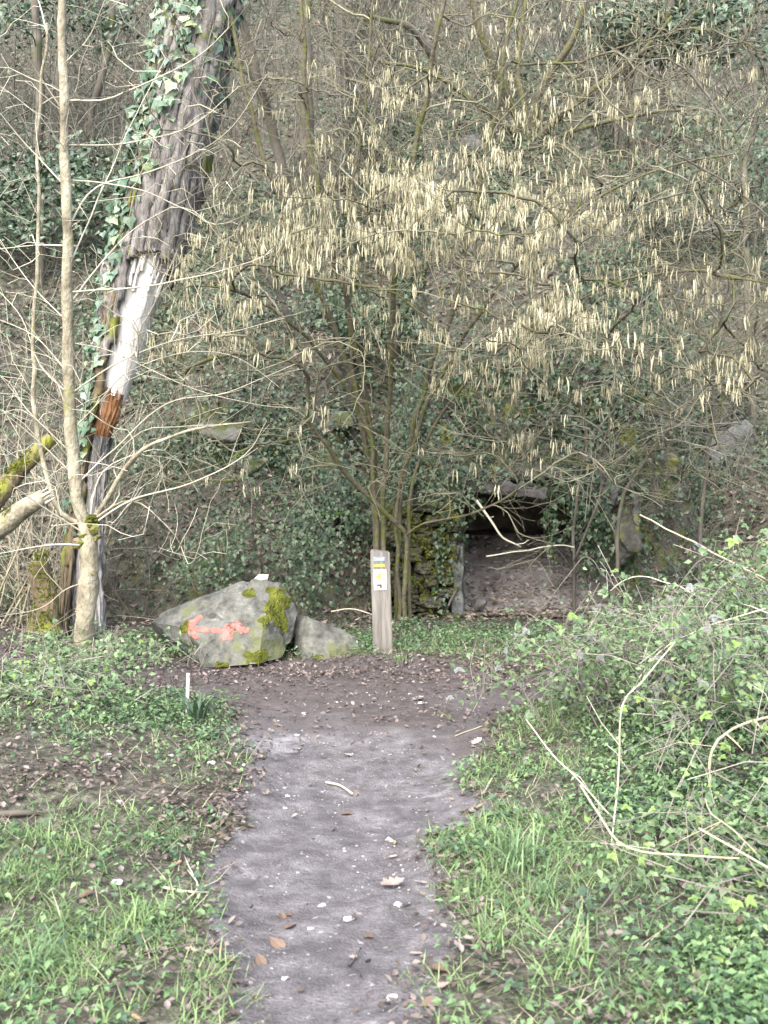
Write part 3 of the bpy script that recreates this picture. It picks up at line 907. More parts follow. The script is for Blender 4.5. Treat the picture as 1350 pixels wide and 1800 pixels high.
class Tree:
    def __init__(self):
        self.P, self.par, self.minr, self.D, self.stem = [], [], [], [], []

    def line(self, pts, r0=0, r1=0, parent=-1, stem=-1):
        n = len(pts); first = len(self.P)
        for i, p in enumerate(pts):
            d = pts[min(i + 1, n - 1)] - pts[max(i - 1, 0)]
            self.P.append(p); self.par.append(parent); self.D.append(d / (np.linalg.norm(d) + 1e-9))
            self.minr.append(r0 + (r1 - r0) * (i / max(1, n - 1)) if r0 else 0); self.stem.append(stem)
            parent = len(self.P) - 1
        return first

    def reach(self, targets, step=.07, up=.35, jit=.012, curve=.35, maxlen=9.0, low=.6, lo_frac=0.0):
        P = np.array(self.P); D = np.array(self.D)
        order = None
        cap = len(P) + len(targets) * 60
        bufP = np.empty((cap, 3)); bufD = np.empty((cap, 3)); n = len(P)
        bufP[:n] = P; bufD[:n] = D
        d0 = np.array([np.min(np.linalg.norm(P - t, axis=1)) for t in targets])
        for ti in np.argsort(d0):
            t = targets[ti]
            v = t - bufP[:n]
            d = np.linalg.norm(v, axis=1)
            cost = d * (1 + low * np.maximum(0, -v[:, 2]) / (d + 1e-6)) - .25 * d * ((v / (d[:, None] + 1e-9)) * bufD[:n]).sum(1)
            i = int(np.argmin(cost))
            L = d[i]
            if L < step * 1.2 or L > maxlen: continue
            a = bufP[i]
            c = a + (bufD[i] * .6 + np.array([0, 0, up])) * curve * L + (t - a) * .25
            m = max(2, min(50, int(L / step)))
            s = np.linspace(0, 1, m + 1)[1:, None]
            pts = (1 - s) ** 2 * a + 2 * s * (1 - s) * c + s * s * t
            pts = pts + rng.normal(0, jit, pts.shape) * np.minimum(1, s * 3)
            f = self.line(pts, parent=i)
            dd = np.array(self.D[f:])
            bufP[n:n + m] = pts; bufD[n:n + m] = dd; n += m

    def sprays(self, n, lmin, lmax, rmax=.012, flat=.45, up=.1, step=.08, pick=None):
        """Short side twigs along the thin wood."""
        r = self.radii()
        idx = np.where(r < rmax)[0]
        if pick is not None: idx = idx[pick(np.array(self.P)[idx])]
        if len(idx) == 0: return
        for i in rng.choice(idx, n):
            d = self.D[i]
            s = rng.normal(size=3); s[2] *= flat
            v = nrm(d * .7 + nrm(s) * .9 + np.array([0, 0, up]))
            L = rng.uniform(lmin, lmax); m = max(2, int(L / step))
            q = [self.P[i]]
            for k in range(m):
                v = nrm(v + rng.normal(0, .13, 3))
                q.append(q[-1] + v * L / m)
            self.line(q[1:], parent=int(i))

    def radii(self, tip=.0021, ex=None):
        ex = ex or getattr(self, 'ex', 2.35)
        n = len(self.P)
        acc = np.zeros(n)
        r = np.zeros(n)
        for i in range(n - 1, -1, -1):
            v = max(acc[i], tip ** ex)
            rr = v ** (1 / ex)
            r[i] = max(rr, self.minr[i])
            if self.par[i] >= 0: acc[self.par[i]] += v * 1.004 if self.minr[i] == 0 else v * .5
        return r

    def chains(self, r):
        n = len(self.P)
        main = {}
        for i in range(n):
            p = self.par[i]
            if p >= 0 and (p not in main or (r[i], -i) > (r[main[p]], -main[p])): 
                if self.stem[i] == self.stem[p] or p not in main: main[p] = i
        for i in range(n):
            p = self.par[i]
            if p >= 0 and main.get(p) == i: continue
            ch = [i]
            while ch[-1] in main: ch.append(main[ch[-1]])
            pts = [self.P[c] for c in ch]; rr = [r[c] for c in ch]
            if p >= 0:
                pts = [self.P[p]] + pts; rr = [rr[0]] + rr
            yield ch, np.array(pts), np.array(rr)

    def build(self, root, thick_mat, twig_mat, thick=.016, stem_name='stem', limb_name='branch', twig_name='twigs', max_limbs=60, sides=8, rmax=9., limb_max=.03):
        r = np.minimum(self.radii(), rmax)
        tw = Soup()
        limbs = 0
        cs = sorted(self.chains(r), key=lambda c: -c[2].max())
        for ch, pts, rr in cs:
            if self.stem[ch[0]] >= 0:
                s = Soup(); s.tube(pts, rr * (1 + .10 * vnoise(np.arange(len(rr)) * .7, np.arange(len(rr)) * 0., seed=ch[0])), sides)
                s.obj(stem_name, thick_mat, root)
            elif rr.max() > thick and limbs < max_limbs:
                s = Soup(); s.tube(pts, np.minimum(rr, limb_max), 6); s.obj(limb_name, thick_mat, root); limbs += 1
            else:
                tw.tube(pts, rr, 4 if rr.max() > .006 else 3, cap=False)
        o = tw.obj(twig_name, twig_mat, root)
        if o: tag(o, kind='stuff')
        return r


# ------------------------------------------------------------------ main hazel with catkins
HB = ground_at(690, 1088); HB[1] = max(HB[1], 10.25)
HB = at(690, 1085, 10.25); HB[2] = float(hgt(HB[0], HB[1]))
hazel = empty('hazel_tree', HB, 'many-stemmed hazel behind the marker post hung with pale yellow catkins', 'tree')
T = Tree()
stems = [
    ([(668, 1090, 10.3), (664, 900, 10.3), (642, 700, 10.0), (600, 500, 9.6), (548, 280, 9.3), (530, 40, 9.1), (520, -160, 9.0)], .040, .014),
    ([(684, 1095, 10.2), (674, 880, 10.1), (682, 700, 9.8), (690, 520, 9.4), (722, 300, 9.0), (770, 60, 8.8), (800, -150, 8.7)], .042, .014),
    ([(712, 1090, 10.25), (713, 990, 10.15), (712, 942, 10.1), (700, 925, 10.05), (655, 880, 9.9), (600, 825, 9.7), (565, 765, 9.5), (540, 735, 9.4)], .040, .016),
    ([(702, 1092, 10.35), (702, 880, 10.2), (760, 690, 9.8), (880, 500, 9.2), (990, 390, 8.8), (1130, 310, 8.5), (1290, 270, 8.3)], .022, .007),
    ([(660, 1092, 10.4), (652, 820, 10.3), (580, 560, 10.0), (470, 290, 9.7), (425, 130, 9.6), (390, -80, 9.5)], .036, .014),
    ([(722, 1095, 10.35), (725, 860, 10.1), (830, 660, 9.6), (1030, 520, 9.1), (1210, 480, 8.7), (1345, 500, 8.5)], .018, .006),
    ([(695, 1092, 10.45), (715, 800, 10.4), (800, 520, 10.0), (860, 250, 9.5), (905, 0, 9.2), (930, -150, 9.1)], .032, .012),
    ([(676, 1094, 10.45), (640, 760, 10.2), (540, 600, 9.7), (430, 520, 9.2), (340, 500, 8.9)], .028, .008),
    ([(688, 1094, 10.3), (668, 1000, 10.25), (655, 800, 10.1), (622, 640, 9.9), (610, 420, 9.7), (640, 180, 9.5), (660, -60, 9.4)], .026, .010),
]
for k, (pl, r0, r1) in enumerate(stems):
    pl = [at(*p) for p in pl]
    pl[0][2] = float(hgt(pl[0][0], pl[0][1])) - .05
    T.line(smooth_line(pl, .08, .02, k), r0, r1, stem=k)
# pale limb lying across the cave mouth from the low fork, carrying a spray of catkins
lf = int(np.argmin(np.linalg.norm(np.array(T.P) - at(712, 942, 10.1), axis=1)))
T.line(smooth_line([at(718, 938, 10.05), at(745, 920, 9.95), at(800, 912, 9.8), at(838, 898, 9.65), at(900, 870, 9.5), at(960, 830, 9.3)], .07, .012, 3), .014, .006, parent=lf)

CL = [  # catkin clouds of the crown: pixel, spread, depth, spread, share
    (600, 330, 95, 65, 8.6, .6, 9), (720, 395, 60, 60, 8.1, .5, 8), (850, 375, 90, 35, 8.1, .6, 8), (970, 385, 70, 40, 8.1, .5, 7), (975, 575, 75, 30, 7.9, .5, 11),
    (1110, 430, 110, 60, 8.5, .7, 9), (1230, 560, 90, 80, 8.6, .7, 10), (690, 190, 140, 70, 9.0, .7, 6), (860, 70, 130, 55, 9.0, .7, 4), (1010, 200, 120, 60, 9.0, .7, 4),
    (540, 450, 110, 50, 8.6, .6, 7), (430, 370, 65, 50, 8.9, .5, 5), (350, 480, 45, 50, 8.8, .4, 3), (320, 610, 45, 30, 8.8, .3, 4), (540, 715, 40, 22, 9.3, .3, 4),
    (860, 800, 70, 30, 9.4, .3, 5), (1035, 810, 50, 25, 9.3, .4, 2.5), (440, 810, 30, 40, 9.3, .3, 1.8), (900, 650, 130, 40, 8.8, .5, 5), (760, 500, 100, 50, 8.5, .6, 6), (1130, 640, 110, 45, 8.8, .5, 5),
    (930, 930, 25, 50, 9.5, .2, 1.5), (1290, 400, 60, 70, 8.8, .5, 5), (600, 110, 80, 50, 9.2, .6, 3), (780, 270, 90, 50, 8.7, .6, 5), (530, 840, 15, 30, 9.2, .2, .8), (1200, 150, 100, 70, 9.4, .6, 3), (430, 560, 60, 50, 8.8, .4, 3), (620, 580, 60, 60, 8.8, .4, 2.5), (1310, 620, 40, 60, 8.8, .4, 4), (1180, 310, 80, 50, 8.7, .5, 4)]


def cloud(n, cl):
    w = np.array([c[6] for c in cl], float); w /= w.sum()
    out = []
    for k in rng.choice(len(cl), n, p=w):
        c = cl[k]
        out.append(at(c[0] + rng.normal() * c[2], c[1] + rng.normal() * c[3], c[4] + rng.normal() * c[5]))
    return np.array(out)


T.reach(cloud(70, CL), step=.09, jit=.012, up=.3)
T.reach(cloud(760, CL), step=.07, jit=.008, up=.2, maxlen=2.2)
extra = [at(rng.uniform(250, 1340), rng.uniform(-60, 880), rng.uniform(8.6, 10.2)) for _ in range(900)]
T.reach(np.array(extra), step=.08, jit=.009, up=.25, maxlen=1.4)
T.sprays(4600, .12, .45, .008, flat=.5, up=.15)
T.ex = 2.75
hr = T.build(hazel, MATS['hazel_bark'], MATS['hazel_twig'], thick=.0125, max_limbs=60, sides=9, rmax=.0225, limb_max=.0105)


def catkin_template(n=5, k=4, L=1.0, r=.065, bend=.06):
    prof = [.35, .95, 1.0, .9, .35]
    V, Q = [], []
    for i in range(n):
        t = i / (n - 1)
        for j in range(k):
            a = 2 * math.pi * (j + .5 * (i % 2)) / k
            V.append((math.cos(a) * r * prof[i] + bend * math.sin(t * 3), math.sin(a) * r * prof[i], -t * L))
        if i:
            for j in range(k):
                Q.append(((i - 1) * k + j, (i - 1) * k + (j + 1) % k, i * k + (j + 1) % k, i * k + j))
    return np.array(V), np.array(Q)


CT = [catkin_template(r=.060, bend=.04), catkin_template(r=.070, bend=-.07), catkin_template(r=.054, bend=.11)]
NP = np.array(T.P)
thin = np.where((hr < .0075))[0]
cl_c = np.array([at(c[0], c[1], c[4]) for c in CL]); cl_w = np.array([c[6] for c in CL]); cl_s = np.array([max(c[2], c[3]) * c[4] / FPX for c in CL])
dens = np.zeros(len(thin))
for c, w, s_ in zip(cl_c, cl_w, cl_s):
    d = np.linalg.norm((NP[thin] - c) * (1, .6, 1.15), axis=1)
    dens += w / s_ * np.exp(-(d / (1.15 * s_)) ** 2)
dens *= (.07 + sstep(.0, .5, vnoise(NP[thin][:, 0] * 1.7, NP[thin][:, 1] * 1.7, NP[thin][:, 2] * 3.6, seed=91)))
dens *= (hr[thin] < .0045) * 1.0 + .15
cand = rng.choice(len(thin), 2150, p=dens / dens.sum())
cat_pos, cat_len = [], []
for i in thin[cand]:
    for q in range(rng.integers(2, 5)):
        cat_pos.append(NP[i] + rng.normal(0, 1, 3) * (.018, .018, .005)); cat_len.append(rng.uniform(.04, .118) * (1 if q else 1.05))
cat_pos = np.array(cat_pos); cat_len = np.array(cat_len)
px_size = cat_len / cat_pos[:, 1]
order = np.argsort(-px_size)
big, rest = order[:300], order[300:]
cat_me = []
for k in range(9):
    tv, tf = CT[k % 3]
    cm_ = bpy.data.materials.get('catkin')
    cat_me.append(make_mesh('catkin', tv * [1, 1, 1], None, tf, cm_))
mat('catkin_one', [(0, (.33, .305, .195)), (1, (.53, .495, .355))], 3, transl=.15)
for k in range(9): cat_me[k].materials[0] = MATS['catkin_one']
for i in big:
    o = link('catkin', cat_me[int(rng.integers(9))], hazel, cat_pos[i] - HB)
    L = float(cat_len[i]); o.scale = (L, L, L)
    o.rotation_euler = (rng.normal(0, .11), rng.normal(0, .11), rng.uniform(0, 6.28))


def catkin_mass(pos, length, parent, thick=1.0):
    s = Soup()
    grp = rng.integers(0, 3, len(pos))
    for g in range(3):
        tv, tf = CT[g]
        sel = grp == g
        nor = np.tile([0, 0, 1.0], (sel.sum(), 1)) + rng.normal(0, .12, (sel.sum(), 3))
        s.stamp((tv * [thick, thick, 1], tf), pos[sel], nor, length[sel])
    o = s.obj('catkins', MATS['catkin'], parent)
    return tag(o, kind='stuff')


catkin_mass(cat_pos[rest], cat_len[rest], hazel)


# ------------------------------------------------------------------ other bare trees
def bare_tree(name, label, lines, targets, tm, wm, group=None, n_spray=200, spray=(.15, .5), reach_max=3.0, thick=.02, cat='tree', up=.35, tip=.003, jit=.02, snap=True, max_limbs=14):
    pl0 = [at(*p) for p in lines[0][0]]
    base = pl0[0].copy()
    if snap: base[2] = float(hgt(base[0], base[1]))
    root = empty(name, base, label, cat, group)
    t = Tree()
    for k, (pl, r0, r1) in enumerate(lines):
        pts = [at(*p) for p in pl]
        if snap and k == 0: pts[0] = base - (0, 0, .1)
        par = -1
        if k:
            P = np.array(t.P); par = int(np.argmin(np.linalg.norm(P - pts[0], axis=1)))
            pts[0] = P[par]
        t.line(smooth_line(pts, .10, jit, k + len(label)), r0, r1, parent=par, stem=k)
    if targets is not None and len(targets): t.reach(np.array(targets), step=.1, jit=jit * .6, up=up, maxlen=reach_max)
    if n_spray: t.sprays(n_spray, spray[0], spray[1], .02, flat=.8, up=.25, step=.1)
    r = t.build(root, tm, wm, thick=thick, stem_name='trunk', max_limbs=max_limbs, sides=8)
    return root, t, r


def box_targets(n, x0, x1, y0, y1, d0, d1):
    return [at(rng.uniform(x0, x1), rng.uniform(y0, y1), rng.uniform(d0, d1)) for _ in range(n)]


# hazel higher on the slope, fanning from a mossy stool
hz2, t2, r2 = bare_tree('hazel_tree', 'mossy hazel stool on the upper slope with limbs fanning out above it', [
    ([(935, 300, 15.2), (905, 190, 15.0), (850, 80, 14.6), (820, -60, 14.3)], .07, .03), ([(935, 280, 15.2), (950, 160, 14.9), (1010, 60, 14.6), (1045, -60, 14.4)], .06, .03),
    ([(935, 280, 15.2), (1000, 190, 14.6), (1110, 110, 14.2), (1180, 30, 14.0)], .06, .02), ([(930, 280, 15.2), (860, 200, 14.6), (760, 130, 14.2), (680, 110, 14.0)], .05, .02),
    ([(935, 280, 15.2), (1080, 210, 14.4), (1230, 190, 13.8)], .04, .015), ([(935, 280, 15.2), (910, 120, 15.2), (925, 0, 15.2)], .05, .03)],
    box_targets(260, 640, 1340, -80, 330, 12.8, 15.5), MATS['hazel_bark'], MATS['hazel_twig'], n_spray=900, thick=.022, max_limbs=20)
P2 = np.array(t2.P); th2 = np.where(r2 < .008)[0]
k2 = rng.choice(th2, 420)
catkin_mass(P2[k2] + rng.normal(0, .03, (420, 3)), rng.uniform(.06, .12, 420), hz2, 1.1)

far_defs = [
    ('slender ivied tree rising behind the upper left catkins', [([(545, 330, 15.5), (540, 200, 15.4), (535, 60, 15.3), (545, -80, 15.2)], .11, .08)], (420, 680, -80, 200), 50),
    ('thin dark tree leaning left beside the big leaning trunk', [([(520, 330, 15.0), (470, 200, 14.6), (425, 40, 14.2), (405, -60, 14.0)], .075, .05), ([(478, 215, 14.7), (455, 150, 14.3), (385, 100, 13.9)], .03, .012)], (370, 560, -60, 260), 50),
    ('upright thin tree with forked top, far up the slope at the top edge', [([(610, 240, 18.0), (605, 120, 17.8), (600, 0, 17.6), (598, -60, 17.5)], .075, .05), ([(604, 110, 17.8), (640, 30, 17.5), (665, -60, 17.3)], .03, .02)], (560, 720, -60, 150), 40),
    ('curved mossy tree bowing over the pale rock on the slope', [([(770, 210, 16.4), (770, 120, 16.2), (720, 50, 15.8), (650, 30, 15.4)], .07, .03)], (600, 820, -40, 200), 40),
    ('thin bent tree near the evergreen bush at the top right', [([(1090, 260, 16.4), (1105, 140, 16.1), (1160, 60, 15.8), (1200, -60, 15.5)], .085, .05), ([(1110, 130, 16.1), (1060, 70, 15.8), (1030, -40, 15.6)], .04, .02)], (1000, 1300, -60, 200), 50),
    ('dim thin tree in the shade left of the big leaning trunk', [([(55, 330, 16.0), (70, 180, 15.8), (60, 0, 15.6), (65, -60, 15.5)], .07, .05)], (-20, 200, -60, 260), 40),
    ('crooked dim tree seen between the young tree and big trunk', [([(170, 360, 17.0), (160, 200, 16.8), (195, 60, 16.6), (190, -60, 16.4)], .06, .04), ([(162, 210, 16.8), (110, 110, 16.5), (95, 10, 16.3)], .03, .015)], (80, 280, -60, 280), 40),
    ('bare sapling leaning right over the rock outcrop on the right', [([(1075, 1000, 10.3), (1090, 900, 10.2), (1120, 830, 10.1), (1190, 740, 9.9), (1270, 640, 9.7), (1360, 560, 9.5)], .022, .010)], (1130, 1360, 560, 800), 40),
    ('twiggy bare sapling left of the rock outcrop, in front of it', [([(1232, 905, 10.3), (1240, 820, 10.3), (1255, 740, 10.2), (1250, 640, 10.1), (1270, 520, 10.0)], .022, .010)], (1130, 1350, 480, 780), 60),
    ('pair of thin stems rising through the ivy over the cave', [([(1010, 985, 10.75), (1012, 900, 10.6), (1030, 780, 10.5), (1010, 640, 10.3), (1030, 520, 10.2)], .016, .008), ([(1026, 985, 10.7), (1045, 900, 10.5), (1055, 840, 10.45), (1020, 790, 10.3), (940, 770, 10.1)], .014, .006)], (880, 1150, 560, 900), 60),
    ('thin bare tree in the middle of the slope behind the hazel crown', [([(700, 560, 13.4), (690, 460, 13.3), (700, 330, 13.2), (650, 200, 13.0)], .045, .02)], (560, 860, 180, 480), 50),
    ('pale thin tree halfway up the slope at the right edge', [([(1330, 470, 12.6), (1310, 330, 12.5), (1330, 200, 12.4), (1310, 40, 12.2)], .04, .02)], (1180, 1380, 20, 420), 60),
    ('dark mossy leaning stem low on the slope left of the hazel', [([(560, 640, 12.9), (520, 590, 12.8), (490, 520, 12.6), (440, 450, 12.4)], .05, .025)], (380, 620, 380, 620), 40),
]
for lab, lines, bx, n in far_defs:
    bare_tree('bare_tree', lab, lines, box_targets(n, bx[0], bx[1], bx[2], bx[3], lines[0][0][0][2] - 2.0, lines[0][0][0][2] + .4), MATS['far_bark'], MATS['far_twig'], group='thin bare trees on the slope', n_spray=n * 4, thick=.02, max_limbs=8)

# branch reaching in from the right
bare_tree('overhanging_branch', 'grey branch reaching in from beyond the right edge, high up', [
    ([(1420, 440, 7.6), (1350, 385, 7.6), (1290, 320, 7.6), (1235, 300, 7.6), (1180, 270, 7.6), (1100, 235, 7.7)], .010, .003), ([(1300, 330, 7.6), (1290, 230, 7.5), (1225, 130, 7.5), (1170, 55, 7.5), (1080, 0, 7.5)], .007, .003)],
    box_targets(60, 1090, 1380, 60, 420, 7.2, 8.0), MATS['far_bark'], MATS['far_twig'], n_spray=160, thick=.014, cat='branch', snap=False, max_limbs=4, tip=.002)

# ------------------------------------------------------------------ young pollarded tree at the left
YB = ground_at(148, 1165)
yd = YB[1]
young = empty('young_tree', YB, 'pale young pollarded tree with whippy shoots at the left', 'tree')
t = Tree()
def ylin(pts, r0, r1, parent_px=None, stem=-1, jit=.012, seed=0):
    p = [at(*q) for q in pts]
    par = -1
    if parent_px is not None:
        P = np.array(t.P); par = int(np.argmin(np.linalg.norm(P - p[0], axis=1))); p[0] = P[par]
    else:
        p[0][2] = float(hgt(p[0][0], p[0][1])) - .1
    t.line(smooth_line(p, .07, jit, seed), r0, r1, parent=par, stem=stem)
ylin([(145, 1168, yd), (150, 1080, yd), (155, 1000, yd), (152, 940, yd), (150, 918, yd)], .082, .066, None, 0)
ylin([(150, 935, yd), (138, 880, yd), (124, 760, yd), (118, 600, yd - .05), (118, 420, yd - .1), (112, 200, yd - .15), (108, 0, yd - .2), (105, -130, yd - .25)], .050, .024, 1, 1, .008, 2)
ylin([(150, 930, yd), (172, 900, yd + .05), (205, 850, yd), (250, 790, yd - .1), (330, 760, yd - .2), (440, 740, yd - .3)], .022, .005, 1, 2, .01, 3)
ylin([(145, 935, yd), (95, 880, yd + .1), (60, 700, yd + .15), (66, 420, yd + .1), (68, 220, yd + .1), (85, 40, yd)], .020, .010, 1, 3, .01, 4)
whips = [  # long upcurving side shoots
    [(118, 510), (230, 505), (330, 490), (440, 460), (480, 440)], [(114, 190), (200, 170), (330, 110), (400, 50), (440, 0)], [(118, 480), (160, 380), (230, 220), (290, 100)],
    [(116, 330), (60, 270), (0, 200)], [(114, 130), (160, 60), (200, -40)], [(114, 200), (60, 120), (10, 40)], [(120, 600), (200, 620), (330, 680), (440, 710), (520, 718)],
    [(122, 690), (200, 640), (300, 600), (420, 580), (500, 560)], [(124, 760), (180, 700), (230, 650), (330, 620), (420, 630), (490, 680)], [(118, 430), (60, 430), (-20, 440)], [(120, 560), (40, 480), (-20, 390)],
    [(116, 260), (200, 255), (300, 235), (360, 205), (420, 150)], [(117, 330), (230, 330), (330, 370), (380, 395), (460, 365)], [(122, 650), (60, 590), (-10, 560)], [(130, 830), (60, 770), (0, 720)], [(126, 790), (50, 720), (-10, 650)],
    [(150, 930), (230, 880), (330, 850), (430, 800), (470, 740)], [(150, 925), (210, 870), (200, 810), (250, 760), (310, 750), (400, 745)], [(150, 920), (230, 880), (300, 930), (330, 990)], [(150, 925), (180, 830), (270, 790), (300, 800)],
    [(150, 940), (90, 900), (30, 860), (-20, 820)], [(150, 935), (110, 860), (60, 810), (10, 780)], [(155, 1020), (110, 1040), (70, 1070), (0, 1085)], [(150, 960), (80, 960), (-10, 975)], [(118, 400), (170, 330), (300, 290), (400, 230), (470, 130)],
    [(110, 60), (60, -20), (30, -80)], [(118, 540), (170, 470), (240, 400), (330, 350)], [(124, 740), (90, 660), (20, 640)], [(122, 700), (70, 640), (40, 560), (-10, 500)], [(134, 860), (190, 800), (290, 710), (400, 690), (520, 640)],
]
for k, w in enumerate(whips):
    n = len(w)
    dsh = rng.uniform(-.7, .5)
    ylin([(x, y, yd + dsh * i / (n - 1)) for i, (x, y) in enumerate(w)], rng.uniform(.0055, .009), .0022, 1, -1, .006, 10 + k)
t.reach(np.array(box_targets(420, -60, 420, -60, 1000, yd - .8, yd + .6)), step=.09, jit=.008, up=.5, maxlen=.75)
t.sprays(260, .12, .4, .008, flat=1, up=.4)
t.build(young, MATS['bark_pale'], MATS['twig_pale'], thick=.012, stem_name='trunk', max_limbs=10, sides=16)
for k, (kx, ky, kr) in enumerate([(146, 940, .06), (166, 930, .05), (140, 955, .045), (160, 1010, .035), (143, 1075, .035), (170, 945, .04), (150, 1160, .10), (135, 1166, .08), (165, 1166, .08)]):
    o = link('burl', hull_rock(blob_points(16, kr, kr * .9, kr * .8, 300 + k), 3, kr * .25, .35 / kr, 300 + k, MATS['burl'], 'burl'), young, at(kx, ky, yd - .03) - YB)
s = Soup()
P_ = nrm(rng.normal(size=(400, 3))) * (.05, .08, .06) * rng.uniform(.6, 1.0, (400, 1)) + at(163, 918, yd)
s.stamp(OVATE_LOW, P_, nrm(P_ - at(153, 925, yd)) + rng.normal(0, .4, (400, 3)), .035)
s.obj('moss_cushion', MATS['moss'], young)

# thicket of thin stems behind the young tree
for k, (lab, bx, by, col_) in enumerate([('clump of pale thin suckers at the far left edge', 20, 1100, 'twig_pale'), ('clump of thin suckers just left of the pollarded trunk', 90, 1090, 'twig_pale'), ('clump of thin brown suckers right of the pollarded trunk', 215, 1060, 'far_twig')]):
    b = ground_at(bx, by)
    root = empty('sucker_clump', b, lab, 'shrub')
    t = Tree()
    for q in range(11):
        a = b + np.array([rng.normal(0, .22), rng.normal(0, .25), 0]); a[2] = float(hgt(a[0], a[1])) - .03
        top = a + np.array([rng.normal(.1, .5), rng.normal(0, .3), rng.uniform(1.2, 2.9) if k < 2 else rng.uniform(.6, 1.3)])
        mid = (a + top) / 2 + np.array([rng.normal(0, .12), rng.normal(0, .1), .1])
        t.line(smooth_line([a, mid, top], .09, .015, q + 30 * k), rng.uniform(.007, .014), .004, stem=q)
    t.sprays(170, .25, .9, .02, flat=1.2, up=.15, step=.11)
    t.build(root, MATS['bark_pale' if k < 2 else 'far_bark'], MATS[col_], thick=.02, stem_name='stem', sides=6)


# ------------------------------------------------------------------ big leaning, broken trunk
LD = 9.75
ctr = [(150, 1135), (153, 1000), (160, 900), (176, 775), (191, 720), (211, 640), (247, 480), (300, 260), (353, 20), (400, -200), (432, -350)]
CLN = smooth_line([at(x, y, LD) for x, y in ctr], .03)
LBASE = CLN[0].copy(); LBASE[2] = float(hgt(LBASE[0], LBASE[1]))
lean = empty('leaning_tree', LBASE, 'big grey leaning trunk, bark torn off below showing white wood', 'tree')
pyc = np.array([800 - (p[2] - CAM_H) / p[1] * FPX for p in CLN])
RAD = np.interp(pyc, [-350, 0, 250, 440, 490, 520, 640, 720, 790, 900, 1135], [.26, .262, .268, .245, .225, .215, .168, .118, .078, .11, .18])
TT = nrm(np.gradient(CLN, axis=0))
UU = nrm(np.cross(TT, np.tile([0, 1.0, 0], (len(TT), 1)))); UU = -UU * np.sign(UU[:, :1])      # towards picture right... fixed below
UU = np.where(UU[:, :1] < 0, -UU, UU)
BB = np.cross(TT, UU)
BB = np.where(BB[:, 1:2] > 0, -BB, BB)                                                             # towards the viewer
K = 96
ang = np.arange(K) * 2 * math.pi / K                                                               # 0 = right, 90 deg = viewer
pyg = pyc[:, None] + 0 * ang[None, :]
ag = np.degrees(ang)[None, :] + 0 * pyc[:, None]


def trunk_surface(extra, furrow, seed):
    u = np.cos(ang)[None, :] * 2.6; v = np.sin(ang)[None, :] * 2.6
    l = (np.arange(len(CLN)) * .03)[:, None]
    rid = .7 * np.abs(fbm(u * 4.2 + .15 * l, v * 4.2, l * 1.6, seed=seed)) + .7 * np.abs(fbm(u * 8, v * 8, l * 5.5, seed=seed + 3))
    lump = fbm(u * .5, v * .5, l * .8, seed=seed + 9)
    rr = RAD[:, None] * (1 + .06 * lump) + extra + furrow * (rid - .4)
    return CLN[:, None, :] + rr[..., None] * (np.cos(ang)[None, :, None] * UU[:, None, :] + np.sin(ang)[None, :, None] * BB[:, None, :])


def trunk_piece(name, extra, furrow, seed, keep, m, parent, solid=0):
    V = trunk_surface(extra, furrow, seed)
    n = len(CLN)
    i = np.arange(n - 1)[:, None]; j = np.arange(K)[None, :]; j2 = (j + 1) % K
    Q = np.stack([i * K + j, i * K + j2, (i + 1) * K + j2, (i + 1) * K + j], -1).reshape(-1, 4)
    kp = keep.reshape(-1)[Q].all(1)
    Q = Q[kp]
    V = V.reshape(-1, 3)
    used = np.unique(Q); rm = np.full(len(V), -1); rm[used] = np.arange(len(used))
    o = link(name, make_mesh(name, V[used] - LBASE, None, rm[Q], m), parent)
    if solid:
        md = o.modifiers.new('thick', 'SOLIDIFY'); md.thickness = solid; md.offset = -1
    return o


jag = 22 * vnoise(ag / 11, ag * 0, seed=61) + 22 * np.abs(vnoise(ag / 4.5, ag * 0, seed=62))
# where the bark still clings: everything above the tear, and the left flank all the way down
edge = np.interp(ag, [0, 30, 60, 98, 106, 114, 124, 180, 270, 290, 360], [480, 466, 462, 474, 640, 800, 1150, 1150, 1150, 480, 480]) + jag
keep_bark = pyg < edge
left_flank = (pyg >= 470)
bark = trunk_piece('bark', .026, .058, 3, keep_bark & (pyg < 640), MATS['bark_big'], lean, .035)
trunk_piece('lower_bark', .024, .058, 3, keep_bark & (pyg > 630), MATS['bark_brown'], lean, .03)
rot_edge = 712 + 26 * vnoise(ag / 34, ag * 0, seed=63) + 8 * vnoise(ag / 9, ag * 0, seed=64)
trunk_piece('bare_wood', -.018, .012, 7, (pyg > 400) & (pyg < rot_edge + 4), MATS['bare_wood'], lean)
trunk_piece('rotten_wood', -.022, .03, 8, (pyg > rot_edge - 8) & (pyg < 772), MATS['rot_wood'], lean)
trunk_piece('trunk_foot', -.015, .05, 9, (pyg > 762), MATS['grey_wood'], lean)
trunk_piece('heartwood', -.05, .01, 10, (pyg < 430), MATS['rot_wood'], lean)
# flanges of pale splintered wood at the tear
s = Soup()
for q in range(16):
    a = R(rng.uniform(15, 105)); i0 = int(np.argmin(np.abs(pyc - rng.uniform(478, 520))))
    dirv = np.cos(a) * UU[i0] + np.sin(a) * BB[i0]
    p0 = CLN[i0] + dirv * RAD[i0] * .98
    s.tube([p0, p0 + TT[i0] * rng.uniform(.06, .16) + dirv * .02, p0 + TT[i0] * rng.uniform(.16, .3) + dirv * .035], [.018, .012, .001], 4)
s.obj('splinters', MATS['bare_wood'], lean)
s = Soup()   # knot where a limb was lost
i0 = int(np.argmin(np.abs(pyc - 455))); a = R(118)
dirv = np.cos(a) * UU[i0] + np.sin(a) * BB[i0]
p0 = CLN[i0] + dirv * (RAD[i0] - .03)
s.tube([p0, p0 + dirv * .05, p0 + dirv * .08, p0 + dirv * .07], [.12, .105, .075, .03], 14)
